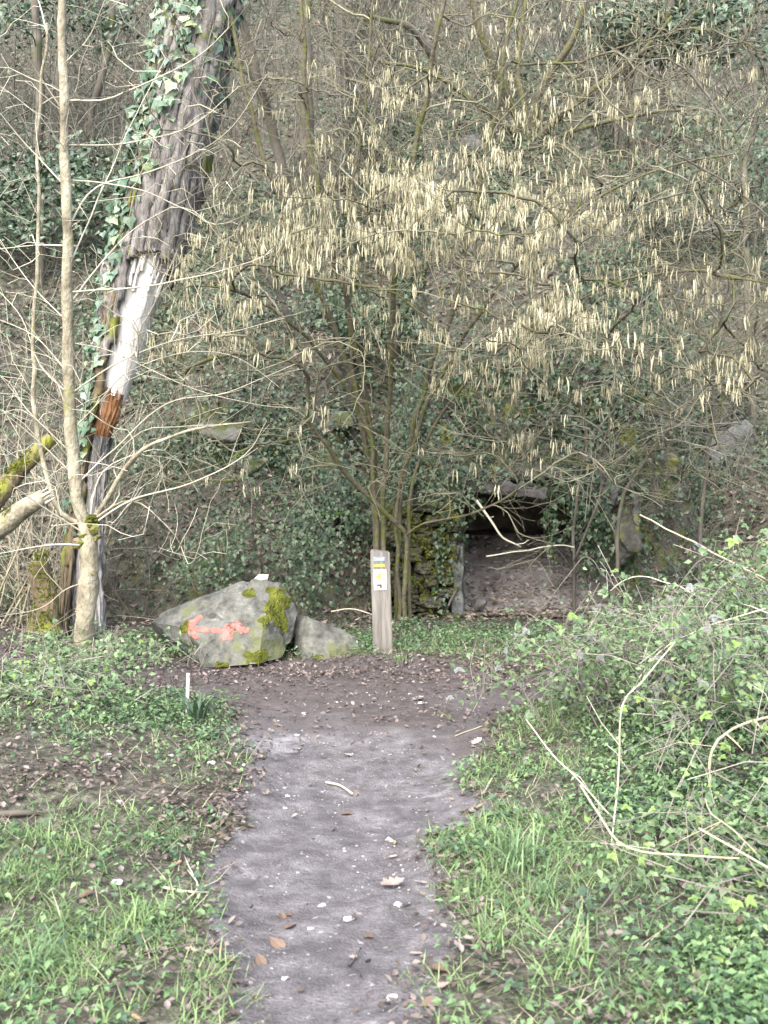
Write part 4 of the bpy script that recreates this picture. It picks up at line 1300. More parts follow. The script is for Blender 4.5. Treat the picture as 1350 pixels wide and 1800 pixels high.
s.obj('knot', MATS['bark_brown'], lean)

# ivy climbing the trunk, each leaf its own piece
ivy = empty('climbing_ivy', LBASE, 'ivy climbing the left flank of the big leaning trunk', 'ivy')
leaf_me = []
for k in range(6):
    tv, tf = IVY
    c0 = [(.05, .10, .05), (.075, .135, .075), (.11, .17, .115), (.16, .23, .15), (.20, .27, .13), (.13, .19, .15)][k]
    mm = mat('ivy_leaf_%d' % k, [(0, tuple(c * .7 for c in c0)), (1, tuple(c * 1.25 for c in c0))], 5, rough=.4, spec=.5, transl=.12)
    leaf_me.append(make_mesh('leaf', tv * rng.uniform(.9, 1.1, 3), tf, None, mm, smooth=False))
st_s = Soup()
VS = trunk_surface(.065, .0, 3)
for q in range(7):
    a0 = rng.uniform(112, 165)
    pts = []
    for i in range(0, len(CLN), 5):
        a = a0 + 14 * float(vnoise(i * .03, q * 7.1, seed=71))
        pts.append(VS[i, int(a / 360 * K) % K])
    st_s.tube(pts, .011, 5)
st_s.obj('vine_stem', MATS['bark_brown'], ivy)
# clusters: (row, angle, row spread, angle spread, share)
IC = [(40, 140, 60, 16, 10), (60, 95, 35, 9, 5), (140, 88, 50, 8, 4), (180, 140, 60, 14, 9), (300, 140, 60, 15, 9), (240, 110, 50, 10, 3), (400, 145, 50, 13, 8), (440, 130, 30, 12, 3), (520, 150, 60, 14, 6), (660, 140, 50, 14, 5), (740, 135, 30, 12, 3), (850, 150, 60, 16, 3),
      (90, 30, 60, 14, 3), (150, 8, 40, 12, 2.5), (20, 10, 30, 10, 2), (310, 100, 30, 8, 1.5)]
w = np.array([c[4] for c in IC]); w = w / w.sum()
for q in range(300):
    c = IC[rng.choice(len(IC), p=w)]
    py_, a = c[0] + rng.normal() * c[2], c[1] + rng.normal() * c[3]
    i = int(np.argmin(np.abs(pyc - py_))); j = int(round(a / 360 * K)) % K
    n_ = np.cos(R(a)) * UU[i] + np.sin(R(a)) * BB[i]
    p = VS[i, j] + n_ * rng.uniform(.0, .07) + TT[i] * rng.normal(0, .02)
    nn = Vector(nrm(n_ + np.array([0, -.25, .35]) + rng.normal(0, .35, 3)))
    down = Vector((rng.normal(0, .5), rng.normal(0, .3), -1))
    yv = (down - down.dot(nn) * nn).normalized(); xv = yv.cross(nn)
    M = Matrix((xv, yv, nn)).transposed()
    o = link('leaf', leaf_me[int(rng.integers(6))], ivy, p - LBASE)
    o.rotation_euler = M.to_euler()
    sc_ = rng.uniform(.06, .115); o.scale = (sc_, sc_, sc_)
s = Soup(); PP, NN = [], []
for q in range(1000):
    c = IC[rng.choice(len(IC), p=w)]
    py_, a = c[0] + rng.normal() * c[2] * 1.1, c[1] + rng.normal() * c[3] * 1.1
    i = int(np.argmin(np.abs(pyc - py_))); j = int(round(a / 360 * K)) % K
    n_ = np.cos(R(a)) * UU[i] + np.sin(R(a)) * BB[i]
    PP.append(VS[i, j] + n_ * rng.uniform(-.02, .04)); NN.append(n_ + rng.normal(0, .45, 3))
s.stamp(IVY_LOW, np.array(PP), np.array(NN), rng.uniform(.04, .075, len(PP)), along=np.tile([0, 0, -1.0], (len(PP), 1)) + rng.normal(0, .5, (len(PP), 3)))
tag(s.obj('small_leaves', MATS['ivy_trunk'], ivy, smooth=False), kind='stuff')

# broken limbs at the left edge
def log(name, label, pts, radii, m, moss=None, broken=True):
    P = smooth_line([at(*p) for p in pts], .04, .01, len(label))
    rr = np.interp(np.linspace(0, 1, len(P)), np.linspace(0, 1, len(radii)), radii)
    root = empty(name, P[0], label, 'log')
    s = Soup()
    k = 14
    s.tube(P, rr * (1 + .08 * vnoise(np.arange(len(P)) * .4, np.arange(len(P)) * 0., seed=len(label))), k)
    s.obj('wood', m, root)
    if broken:
        s = Soup()
        d = nrm(P[-1] - P[-3])
        for q in range(14):
            off = rng.normal(0, 1, 3); off -= off @ d * d; off = nrm(off) * rr[-1] * rng.uniform(.3, .95)
            s.tube([P[-1] + off - d * .03, P[-1] + off + d * rng.uniform(.02, .10)], [.016, .002], 4)
        s.obj('splintered_end', MATS['twig_pale'], root)
    if moss:
        s = Soup()
        idx = rng.integers(int(moss[0] * len(P)), int(moss[1] * len(P)), moss[2])
        off = nrm(np.stack([rng.normal(0, .5, moss[2]), rng.normal(-.3, .5, moss[2]), rng.uniform(.2, 1, moss[2])], -1))
        s.stamp(OVATE_LOW, P[idx] + off * rr[idx][:, None] * 1.03, off + rng.normal(0, .4, (moss[2], 3)), rng.uniform(.02, .045, moss[2]))
        s.obj('moss_cover', MATS['moss'], root)
    return root


log('broken_log', 'pale broken limb poking in from the left edge', [(-90, 1010, 8.3), (0, 925, 8.25), (40, 895, 8.2), (75, 872, 8.15)], [.10, .085, .08, .06], MATS['bark_pale'], (0, .8, 250))
log('mossy_log', 'dark mossy limb slanting down at the left edge behind the broken limb', [(90, 770, 9.2), (40, 820, 9.1), (0, 865, 9.0), (-80, 960, 8.9)], [.05, .07, .09, .10], MATS['bark_brown'], (0.2, 1, 1500), False)
log('mossy_stump', 'squat stump coated in yellow moss left of the pollarded trunk', [(78, 1110, 9.3), (80, 1050, 9.3), (72, 1010, 9.3), (70, 985, 9.3)], [.15, .11, .10, .09], MATS['bark_brown'], (0, 1, 1100))


# ------------------------------------------------------------------ ground cover
def ivy_density(c):
    """Where ivy carpets the slope: drifts of its own, thick on the ledges and round the cave."""
    x, y = c[:, 0], c[:, 1]
    t = hill_t(c)
    n = fbm(x * .9, y * .8, c[:, 2] * .9, seed=101, octv=3)
    d = .30 + 1.2 * sstep(-.12, .36, n)
    d = d * (.45 + .55 * sstep(10, 3.0, t)) * sstep(-.1, .4, t)
    led = np.exp(-((x + 1.4) / .8) ** 2 - ((t - 1.5) / .45) ** 2)
    cav = sstep(1.3, 1.7, x) * sstep(3.4, 2.5, x) * sstep(0, .3, t) * sstep(1.6, .6, t)
    topc = sstep(.2, .6, x) * sstep(3.0, 2.4, x) * np.exp(-((t - .55) / .35) ** 2)
    return (np.clip(d + .9 * led + .45 * cav + .5 * topc, 0, 1.5) + .02) * (t > -.3)


def near(c, p=1.6):
    return (10.0 / np.maximum(c[:, 1], 3.0)) ** p


def jit_n(n, k):
    return n + rng.normal(0, k, n.shape)


# leaf litter over the whole wood floor
s = Soup()
P, Nn = scatter(50000, lambda c, n: near(c, 1.2) * (hill_t(c) > -.6) * (.35 + sstep(-.3, .4, fbm(c[:, 0] * 1.1, c[:, 1] * 1.1, seed=111))) * (1 - .6 * sstep(1.5, 2.5, 1 / np.maximum(n[:, 2], .2))))
s.stamp(CURL_LOW, P + Nn * rng.uniform(0, .03, (len(P), 1)), jit_n(Nn, .38), rng.uniform(.05, .10, len(P)))
tag(s.obj('hillside_leaf_litter', MATS['litter'], smooth=False), 'brown leaf litter lying over the wooded slope', 'leaf litter', kind='stuff')
s = Soup()


def verge_litter(c, n):
    pdp_ = path_depth(c[:, 0], c[:, 1])
    flat = (hill_t(c) < .2)
    jn = np.exp(-((c[:, 1] - 8.2) / .5) ** 2) * (np.abs(c[:, 0]) < 3)
    patch = sstep(-.05, .45, fbm(c[:, 0] * 1.5, c[:, 1] * 1.5, seed=113))
    return flat * (1 + 1.6 * (c[:, 0] < -.6) * np.exp(-((c[:, 1] - 5.3) / .9) ** 2)) * ((.35 + 1.1 * patch) * (pdp_ < .05) + .7 * np.exp(-(pdp_ / .10) ** 2) + 1.7 * jn + .03 + .45 * sstep(5.5, 7, c[:, 1]) * (pdp_ > 0)) * near(c, .6)


P, Nn = scatter(30000, verge_litter)
P[:, 2] = hgt(P[:, 0], P[:, 1]) + .006
Nn[:] = (0, 0, 1)
s.stamp(CURLED, P + Nn * rng.uniform(.004, .022, (len(P), 1)), jit_n(Nn, .45), rng.uniform(.014, .040, len(P)))
tag(s.obj('verge_leaf_litter', MATS['litter_mix'], smooth=False), 'brown fallen leaves drifted along the path edges and before the boulder', 'leaf litter', kind='stuff')

# ivy carpet of the slope
s = Soup()
P, Nn = scatter(160000, lambda c, n: near(c, 1.2) * ivy_density(c))
up = Nn + np.array([0, -.35, .45])
s.stamp(IVY_LOW, P + Nn * (rng.random((len(P), 1)) ** 1.6 * .17 + .01) + rng.normal(0, .02, P.shape), jit_n(nrm(up), .48), rng.uniform(.024, .064, len(P)), along=np.tile([0, -.3, -1.0], (len(P), 1)) + rng.normal(0, .6, P.shape))
tag(s.obj('ivy_ground_cover', MATS['ivy'], smooth=False), 'dark green ivy carpeting the slope around the cave', 'ivy', kind='stuff')

s = Soup()
P, Nn = scatter(38000, lambda c, n: near(c, 1.0) * (hill_t(c) > -.2) * (.25 + sstep(-.2, .4, fbm(c[:, 0] * 1.6 + 9, c[:, 1] * 1.6, c[:, 2], seed=107))))
s.stamp(OVATE_LOW, P + Nn * rng.uniform(0, .12, (len(P), 1)), jit_n(nrm(Nn + np.array([0, -.2, .5])), .55), rng.uniform(.015, .045, len(P)))
tag(s.obj('hillside_ground_cover', MATS['hill_green'], smooth=False), 'small olive green plants and moss over the slope', 'ground cover', kind='stuff')

# thin dead stems standing and lying in the undergrowth
s = Soup()
P, Nn = scatter(9500, lambda c, n: near(c, .7) * (hill_t(c) > -.3) * (c[:, 1] < 26) * (.4 + 1.6 * sstep(1.9, 3.2, c[:, 0]) + 1.1 * sstep(-1.6, -2.6, c[:, 0])) * (1 - .8 * (np.abs(c[:, 0] - 1.25) < .6) * (hill_t(c) < .5)))
for p in P:
    L = rng.uniform(.25, 1.3)
    v = nrm(np.array([rng.normal(0, .55), rng.normal(-.1, .4), rng.uniform(.2, 1.2)]))
    q = [p - .03 * v]
    for k in range(4):
        v = nrm(v + rng.normal(0, .16, 3) - np.array([0, 0, .06])); q.append(q[-1] + v * L / 4)
    s.tube(q, np.linspace(rng.uniform(.003, .006), .0016, 5), 3, cap=False)
tag(s.obj('undergrowth_stems', MATS['far_twig']), 'tangle of thin dead stems standing over the slope', 'undergrowth', kind='stuff')
s = Soup()   # dead twigs high on the slope: the grey-brown wood that closes the view
P, Nn = scatter(3800, lambda c, n: (c[:, 1] > 15) * (c[:, 1] < 34) * 1.0)
for p in P:
    L = rng.uniform(.8, 3.2)
    v = nrm(np.array([rng.normal(0, .35), rng.normal(-.1, .3), 1]))
    q = [p - .03 * v]
    for k in range(5):
        v = nrm(v + rng.normal(0, .14, 3)); q.append(q[-1] + v * L / 5)
    s.tube(q, np.linspace(rng.uniform(.006, .016), .003, 6), 3, cap=False)
tag(s.obj('far_woodland_stems', MATS['far_twig']), 'grey-brown mass of bare stems closing the top of the slope', 'woodland', kind='stuff')


# ------------------------------------------------------------------ verges: grass and low herbs
def verge(c):
    """+1 right of the path, -1 left, 0 on the path or the hill."""
    l, r = path_edges(c[:, 1])
    return np.where(c[:, 0] > (l + r) / 2, 1, -1) * (path_depth(c[:, 0], c[:, 1]) < .02) * (hill_t(c) < .1)


def grass_w(c, n):
    v = verge(c); x, y = c[:, 0], c[:, 1]
    e = -path_depth(x, y)
    patch = .05 + sstep(-.1, .5, fbm(x * 2.2, y * 2.2, seed=121, octv=4))
    left = (v < 0) * (y < 7) * (.06 + patch) * 1.6 * (.22 + sstep(5.0, 3.9, y))
    right = (v > 0) * (y < 7.2) * (.15 + patch) * np.exp(-(e / 1.0) ** 2) * 1.5
    island = np.exp(-((x + .05) / .75) ** 2 - ((y - 9.05) / .32) ** 2) * 2.6 + np.exp(-((x - .75) / .55) ** 2 - ((y - 9.3) / .5) ** 2) * 1.4
    return (left + right + island) * near(c, 1.2) * (path_depth(x, y) < .03)


BLADE = (np.array([(-.035, 0, 0), (.035, 0, 0), (-.03, .45, .04), (.03, .45, .04), (0, 1, .28)], float), None)
BLV = BLADE[0]


def blades(soup, P, L, lean_=.55, wid=1.0):
    N = len(P)
    d = np.stack([rng.normal(0, lean_, N), rng.normal(0, lean_, N), np.ones(N)], -1)
    up_ = nrm(d)
    out = nrm(np.stack([d[:, 0], d[:, 1], -.2 * np.ones(N)], -1) + 1e-5)
    tv = BLV * (wid, 1, 1)
    side = nrm(np.cross(up_, out))
    L = L[:, None, None]
    V = P[:, None, :] + L * (tv[None, :, 0:1] * side[:, None, :] + tv[None, :, 1:2] * up_[:, None, :] + tv[None, :, 2:3] * out[:, None, :] * rng.uniform(.3, 2.2, (N, 1, 1)))
    F = np.array([[0, 1, 3], [0, 3, 2], [2, 3, 4]])
    soup.add(V.reshape(-1, 3), (F[None] + (np.arange(N) * 5)[:, None, None]).reshape(-1, 3))


s = Soup()
P, Nn = scatter(11500, grass_w)                 # tufts, several blades each
k = rng.integers(4, 11, len(P))
PP = np.repeat(P, k, axis=0) + rng.normal(0, 1, (k.sum(), 3)) * (.03, .03, 0)
PP[:, 2] = hgt(PP[:, 0], PP[:, 1]) - .004
blades(s, PP, rng.uniform(.022, .07, len(PP)) * np.repeat(rng.uniform(.5, 1.6, len(P)), k), 1.0, .8)
tag(s.obj('grass', MATS['grass'], smooth=False), 'yellow-green grass along both verges', 'grass', kind='stuff')
s = Soup()
P, Nn = scatter(3500, lambda c, n: (np.abs(verge(c)) > 0) * (c[:, 1] < 9.4) * near(c, 1))
blades(s, P, rng.uniform(.05, .15, len(P)), 1.5, .45)
tag(s.obj('dry_grass', MATS['dry_grass'], smooth=False), 'bleached dry grass blades scattered in the verges', 'grass', kind='stuff')


def herb_w(c, n):
    v = verge(c); x, y = c[:, 0], c[:, 1]
    patch = .06 + sstep(-.15, .5, fbm(x * 2.0 + 7, y * 2.0, seed=131, octv=4))
    l = (v < 0) * (y < 9.5) * (.14 + .8 * sstep(5.4, 6.8, y)) * patch * (1 - .6 * np.exp(-((y - 5.2) / .7) ** 2))
    r = (v > 0) * (y < 8.0) * (.10 + patch) * 1.0 * (.45 + .55 * sstep(.15, .7, -path_depth(x, y)))
    isl = np.exp(-((x - .9) / .9) ** 2 - ((y - 9.6) / .55) ** 2) * 1.0 + .5 * np.exp(-((x + .1) / .7) ** 2 - ((y - 9.05) / .3) ** 2)
    return (l + r + isl) * near(c, 1.1) * (path_depth(x, y) < .0)


def sprigs(name, n, w, mats_, label, hmin, hmax, lmin, lmax, tmpl=OVATE_LOW, per=(5, 10)):
    P, Nn = scatter(n, w)
    s = Soup()
    k = rng.integers(per[0], per[1], len(P))
    hh = np.repeat(rng.uniform(hmin, hmax, len(P)), k)
    B = np.repeat(P, k, axis=0)
    f = rng.uniform(.25, 1, len(B))
    off = rng.normal(0, 1, (len(B), 3)) * (.045, .045, .01)
    pos = B + off + np.stack([0 * f, 0 * f, f * hh], -1)
    outv = nrm(off * (1, 1, 0) + 1e-6)
    nor = nrm(np.array([0, 0, 1.0]) + .35 * outv + rng.normal(0, .35, off.shape))
    s.stamp(tmpl, pos, nor, rng.uniform(lmin, lmax, len(B)), along=outv + rng.normal(0, .3, off.shape))
    return tag(s.obj(name, MATS[mats_], smooth=False), label, 'ground cover', kind='stuff')


sprigs('low_herbs', 8000, herb_w, 'herb', 'bright green low herbs in the verges and before the cave', .01, .11, .014, .036, OVATE_LOW, (6, 13))
sprigs('dark_ground_leaves', 3400, herb_w, 'herb_dark', 'darker green ground leaves mixed through the verges', .01, .08, .016, .038, IVY_LOW)

# gravel and crumbs of chalk on the path
PEB = hull = None
bm = bmesh.new(); bmesh.ops.create_icosphere(bm, subdivisions=1, radius=.5)
pv = np.array([v.co[:] for v in bm.verts]) * (1, .8, .45) ; pf = np.array([[v.index for v in f.verts] for f in bm.faces]); bm.free()
s = Soup()
P, Nn = scatter(5200, lambda c, n: (path_depth(c[:, 0], c[:, 1]) > 0) * (c[:, 1] < 8.7) * near(c, .8) * (.3 + sstep(0, .5, fbm(c[:, 0] * 2.2, c[:, 1] * 2.2, seed=141))))
P[:, 2] = hgt(P[:, 0], P[:, 1]) + .006
s.stamp((pv, pf), P, Nn + rng.normal(0, .15, P.shape), np.minimum(.030, rng.lognormal(-5.0, .55, len(P))))
tag(s.obj('path_gravel', MATS['pebble'], smooth=False), 'fine pale gravel scattered over the path', 'gravel', kind='stuff')

# ------------------------------------------------------------------ brambles and leafy bushes on the right
def tri_leaf(m, k):
    V, F, n = [], [], 0
    for a, off, sc_ in ((0, (0, .42), 1.0), (-1.15, (.32, .02), .82), (1.15, (-.32, .02), .82)):
        tv, tf = OVATE
        c, s_ = math.cos(a), math.sin(a)
        x = tv[:, 0] * c - tv[:, 1] * s_; y = tv[:, 0] * s_ + tv[:, 1] * c
        V.append(np.column_stack([x * sc_ + off[0], y * sc_ + off[1], tv[:, 2] * sc_ + .05 * a * x])); F.append(tf + n); n += len(tv)
    return make_mesh('leaf', np.vstack(V), np.vstack(F), None, m, smooth=False)


BL = {m: tri_leaf(MATS[m], 0) for m in ('bramble_leaf', 'bramble_grey', 'bramble_lime')}
IVL = make_mesh('leaf', IVY[0], IVY[1], None, MATS['bramble_leaf'], smooth=False)
IVG = make_mesh('leaf', IVY[0], IVY[1], None, MATS['bramble_lime'], smooth=False)


def bush(name, label, base, n_cane, spread, height, n_leaf, mix, toward=(0, 0), size=(.055, .09), cane_mat='far_twig', simple=0.0, cat='bramble', mass=0):
    base = np.array(base, float)
    root = empty(name, base, label, cat, 'brambles on the right bank')
    t = Tree(); tips = []
    for q in range(n_cane):
        a = rng.uniform(0, 6.28)
        r = spread * rng.uniform(.4, 1.1)
        b = base + np.array([rng.normal(0, spread * .45), rng.normal(0, spread * .4), 0]); b[2] = float(hgt(b[0], b[1])) - .03
        e = b + np.array([math.cos(a) * r + toward[0], math.sin(a) * r * .8 + toward[1], height * rng.uniform(.0, .7)])
        m = (b + e) / 2 + np.array([rng.normal(0, .12), rng.normal(0, .12), height * rng.uniform(.15, .6)])
        L = smooth_line([b, m, e], .07, .02, q)
        t.line(L, .0045, .0022, stem=q)
        tips.append(L)
    s_r = t.build(root, MATS[cane_mat], MATS[cane_mat], stem_name='cane', sides=5)
    names = list(mix); w = np.array([mix[k] for k in names], float); w /= w.sum()
    def spot():
        L = tips[rng.integers(len(tips))]
        p = L[int(len(L) * rng.uniform(.25, 1) ** .8) - 1]
        return p + rng.normal(0, 1, 3) * (.09, .09, .06)
    for q in range(n_leaf):
        p = spot()
        p[2] = max(p[2], float(hgt(p[0], p[1])) + .02)
        nn = Vector(nrm(np.array([0, -.45, .9]) + rng.normal(0, .38, 3)))
        dn = Vector((rng.normal(0, 1), rng.normal(-.4, .8), -.3))
        yv = (dn - dn.dot(nn) * nn).normalized(); xv = yv.cross(nn)
        k = names[rng.choice(len(names), p=w)]
        me_ = BL[k]
        if rng.random() < simple: me_ = IVG if k == 'bramble_lime' else IVL
        o = link('leaf', me_, root, p - base)
        o.rotation_euler = Matrix((xv, yv, nn)).transposed().to_euler()
        z_ = rng.uniform(*size); o.scale = (z_, z_, z_)
    if mass:
        s = Soup(); P = np.array([spot() - (0, 0, .04) for _ in range(mass)])
        s.stamp(OVATE_LOW, P, nrm(np.array([0, -.3, .8]) + rng.normal(0, .6, P.shape)), rng.uniform(.022, .05, mass))
        tag(s.obj('small_leaves', MATS['bramble_small'], root, smooth=False), kind='stuff')
        s = Soup()
        for q in range(mass // 11):
            p = spot(); v = nrm(rng.normal(0, 1, 3) + (0, 0, .5)); L_ = rng.uniform(.12, .45)
            s.tube([p - v * L_ * .5, p + rng.normal(0, .02, 3), p + v * L_ * .5 - (0, 0, .03)], [.0028, .0022, .0014], 3, cap=False)
        tag(s.obj('dry_stems', MATS['grey_stem'], root), kind='stuff')
    return root


def gp(px, py):
    return ground_at(px, py)


def gxy(x, y):
    return np.array([x, y, float(hgt(x, y))])


bush('bramble_bush', 'leafy bramble heap with lime green ivy leaves at the right edge', gxy(2.15, 6.6), 33, .75, 0.89, 266, {'bramble_leaf': 5, 'bramble_lime': 2.2, 'bramble_grey': 1.0}, (-.1, -.1), (.036, .061), simple=.6, mass=2550)
bush('bramble_bush', 'grey-leaved bramble arching out at the middle of the right bank', gxy(1.55, 6.3), 28, .55, 0.70, 210, {'bramble_leaf': 5, 'bramble_grey': 3.2, 'bramble_lime': .8}, (-.05, -.15), (.032, .054), mass=1938)
bush('bramble_bush', 'low dusty bramble sprawling in front of the cave', gxy(2.25, 8.5), 31, .85, 0.51, 237, {'bramble_leaf': 4, 'bramble_grey': 3}, (-.15, -.1), (.028, .046), mass=2295)
bush('bramble_bush', 'bramble thicket on the right bank behind the lime heap', gxy(2.9, 7.9), 31, .8, 0.80, 237, {'bramble_leaf': 5, 'bramble_grey': 2.5, 'bramble_lime': 1}, (-.1, -.1), (.032, .054), mass=2142)
bush('bramble_bush', 'dark leafy bramble at the right edge below the dry arching canes', gxy(1.85, 5.2), 26, .5, 0.56, 210, {'bramble_leaf': 6, 'bramble_grey': 1.2, 'bramble_lime': 2}, (-.05, -.05), (.028, .050), simple=.3, mass=1938)
bush('bramble_bush', 'thin bramble sprig hanging over the cross path on the right', gxy(1.18, 6.9), 11, .45, 0.56, 84, {'bramble_leaf': 5, 'bramble_grey': 1.5}, (-.1, 0), (.025, .043), mass=306)
bush('bramble_bush', 'low bright-leaved plant patch in the near right corner', gxy(1.35, 4.0), 26, .5, 0.23, 168, {'bramble_leaf': 3, 'bramble_lime': 4}, (0, -.1), (.021, .036), simple=.3, mass=1122)
bush('bramble_bush', 'low ivy-like plant at the far left verge', gxy(-2.15, 7.0), 26, .55, 0.28, 196, {'bramble_leaf': 5, 'bramble_lime': 2}, (.1, -.1), (.028, .050), simple=.6, mass=1275)
bush('bramble_bush', 'low leafy plant round the foot of the pollarded tree', gxy(-2.1, 8.3), 20, .5, 0.28, 154, {'bramble_leaf': 5, 'bramble_grey': 1, 'bramble_lime': .8}, (0, -.1), (.025, .043), simple=.6, mass=1275)


# ------------------------------------------------------------------ ivy masses over the rock
def ivy_mass(label, centres, n, size=(.05, .10), m='ivy', name='ivy_curtain', stems=0, tall=.6):
    c0 = at(*centres[0][:3])
    root = empty(name, c0, label, 'ivy')
    P = []
    w = np.array([c[3] * c[4] for c in centres]); w = w / w.sum()
    for k in rng.choice(len(centres), n, p=w):
        c = centres[k]
        p = at(c[0] + rng.normal() * c[3], c[1] + rng.normal() * c[4], c[2] + rng.normal() * c[5])
        P.append(p)
    P = np.array(P)
    s = Soup()
    s.stamp(IVY_LOW if size[1] < .06 else IVY, P, nrm(np.array([0, -.8, .45]) + rng.normal(0, .4, P.shape)), rng.uniform(size[0], size[1], n), along=np.tile([0, -.2, -1.0], (n, 1)) + rng.normal(0, .45, P.shape))
    tag(s.obj('leaves', MATS[m], root, smooth=False), kind='stuff')
    for q in range(stems):
        c = centres[rng.integers(len(centres))]
        x = c[0] + rng.normal() * c[3] * .7
        L = smooth_line([at(x, c[1] - c[4] * 1.6, c[2] + .05), at(x + rng.normal() * 8, c[1], c[2]), at(x + rng.normal() * 10, c[1] + c[4] * 1.5, c[2] + .02)], .06, .015, q)
        s = Soup(); s.tube(L, .006, 5); s.obj('vine_stem', MATS['bark_brown'], root)
    return root


ivy_mass('ivy curtain hanging over the right half of the cave mouth', [(1020, 720, 11.2, 42, 45, .08), (1020, 840, 10.95, 28, 50, .06), (1050, 950, 10.82, 26, 45, .06), (1035, 890, 10.85, 26, 40, .06), (985, 850, 11.0, 16, 40, .05), (968, 930, 10.9, 10, 40, .04), (880, 838, 10.85, 55, 14, .06), (830, 850, 10.8, 14, 20, .05)], 1596, (0.031, 0.062), stems=7)
ivy_mass('ivy hanging down the rock left of the cave mouth', [(770, 830, 10.85, 28, 45, .06), (740, 720, 11.2, 40, 50, .08), (795, 900, 10.75, 14, 25, .04), (700, 800, 11.0, 22, 60, .06), (775, 960, 10.62, 10, 60, .03), (705, 960, 10.66, 10, 50, .03)], 1302, (0.028, 0.053), stems=4)
ivy_mass('ivy draped over the dark ledge left of the hazel', [(330, 775, 11.9, 55, 22, .08), (440, 800, 11.8, 50, 22, .08), (500, 750, 11.9, 50, 25, .1), (270, 800, 11.7, 35, 25, .08)], 1575, (0.031, 0.056), stems=3)
ivy_mass('ivy bush behind the painted boulder', [(400, 960, 10.4, 35, 35, .1), (350, 1000, 10.2, 35, 30, .1), (540, 1000, 10.3, 30, 40, .1), (545, 940, 10.5, 30, 30, .1)], 1470, (0.028, 0.050), stems=3)
ivy_mass('dark ivy mat high on the slope right of centre', [(1000, 350, 15.0, 60, 22, .15), (1060, 330, 15.2, 50, 25, .15), (770, 320, 15.8, 60, 28, .2)], 1470, (0.043, 0.081), stems=2)
ivy_mass('ivy patch on the slope right above the cave rock', [(1150, 620, 12.2, 70, 30, .12), (1080, 660, 12.0, 60, 30, .12)], 1300, (.03, .06), stems=2)
ivy_mass('ivy patch on the slope between leaning trunk and hazel', [(380, 660, 12.6, 60, 30, .12), (470, 640, 12.7, 60, 28, .12), (420, 560, 13.2, 60, 25, .12)], 1700, (.03, .06), stems=2)
ivy_mass('ivy thicket low on the slope behind the marker post', [(600, 900, 10.9, 45, 60, .08), (560, 860, 11.1, 50, 40, .08)], 1000, (.028, .052), stems=2)
ivy_mass('ivy patch high at the right edge under the evergreen', [(1250, 240, 15.0, 60, 35, .2), (1320, 300, 14.5, 50, 40, .2), (1200, 330, 14.5, 60, 30, .2)], 1500, (.045, .085), stems=2)
ivy_mass('ivy patch under the lower catkins in mid slope', [(560, 555, 13.0, 55, 22, .15), (640, 570, 13.0, 50, 22, .15), (860, 560, 12.8, 70, 25, .15)], 1365, (0.037, 0.068), stems=2)

# evergreen shrubs
def shrub(label, centres, n, m, size, trunk):
    root = empty('evergreen_shrub', at(*trunk[0]), label, 'shrub')
    s = Soup(); s.tube(smooth_line([at(*p) for p in trunk], .1, .03), np.linspace(.05, .02, len(smooth_line([at(*p) for p in trunk], .1))), 7); s.obj('trunk', MATS['far_bark'], root)
    P = []
    for k in rng.integers(0, len(centres), n):
        c = centres[k]; P.append(at(c[0] + rng.normal() * c[3], c[1] + rng.normal() * c[4], c[2] + rng.normal() * c[5]))
    P = np.array(P)
    s = Soup(); s.stamp(OVATE_LOW, P, nrm(np.array([0, -.4, .7]) + rng.normal(0, .5, P.shape)), rng.uniform(size[0], size[1], n))
    tag(s.obj('foliage', MATS[m], root, smooth=False), kind='stuff')
    return root


shrub('dark evergreen shrub at the top right corner', [(1130, 20, 16, 40, 22, .4), (1200, 45, 16, 45, 20, .4), (1270, 20, 16, 50, 25, .4), (1310, 80, 16, 40, 30, .4), (1080, 50, 16, 30, 25, .3), (1180, 85, 16, 50, 18, .3)], 2600, 'evergreen', (.08, .15), [(1175, 240, 16.2), (1160, 120, 16.1), (1180, 40, 16), (1210, -10, 16)])
shrub('blue-green bush on the slope behind the young tree', [(30, 330, 14.5, 45, 28, .3), (110, 300, 14.5, 45, 25, .3), (60, 400, 14.2, 55, 30, .3), (160, 360, 14.5, 35, 35, .3), (-20, 380, 14.5, 40, 40, .3)], 2200, 'evergreen', (.06, .12), [(70, 500, 14.3), (75, 420, 14.3), (70, 340, 14.4)])
shrub('shaded evergreen at the top left corner', [(20, 20, 17, 50, 40, .4), (110, 10, 17, 50, 30, .4), (190, 30, 17, 30, 35, .4)], 1500, 'evergreen', (.07, .13), [(110, 220, 17), (100, 120, 17), (110, 20, 17)])


# ferns
def fern(label, base, n, L):
    root = empty('fern', base, label, 'fern', None)
    for q in range(n):
        s = Soup()
        a = rng.uniform(-2.6, -.4)
        pts = []
        for i in range(11):
            t = i / 10; pts.append(np.array(base) + np.array([math.cos(a) * L * t * .8, math.sin(a) * L * t * .8, L * (.75 * t - .65 * t * t)]))
        pts = np.array(pts)
        s.tube(pts, np.linspace(.003, .001, 11), 3)
        side = np.array([-math.sin(a), math.cos(a), 0])
        for i in range(1, 11):
            for sg in (-1, 1):
                w_ = L * .28 * math.sin(math.pi * min(1, (i + 1) / 11)) ** .7
                d_ = nrm(side * sg + (pts[i] - pts[i - 1]) * 3)
                s.stamp(OVATE_LOW, (pts[i] + d_ * w_ * .5)[None], np.array([[0, -.2, 1.0]]), w_, along=d_[None])
        s.obj('frond', MATS['fern'], root, smooth=False)


fern('small bright fern on the slope just above the marker post', gp(592, 915), 6, .30)
fern('fern beside the pale rock in the ivy under the ledge', gp(415, 815), 5, .28)
fern('fern hanging at the right of the upper slope', gp(1180, 240), 7, .5)

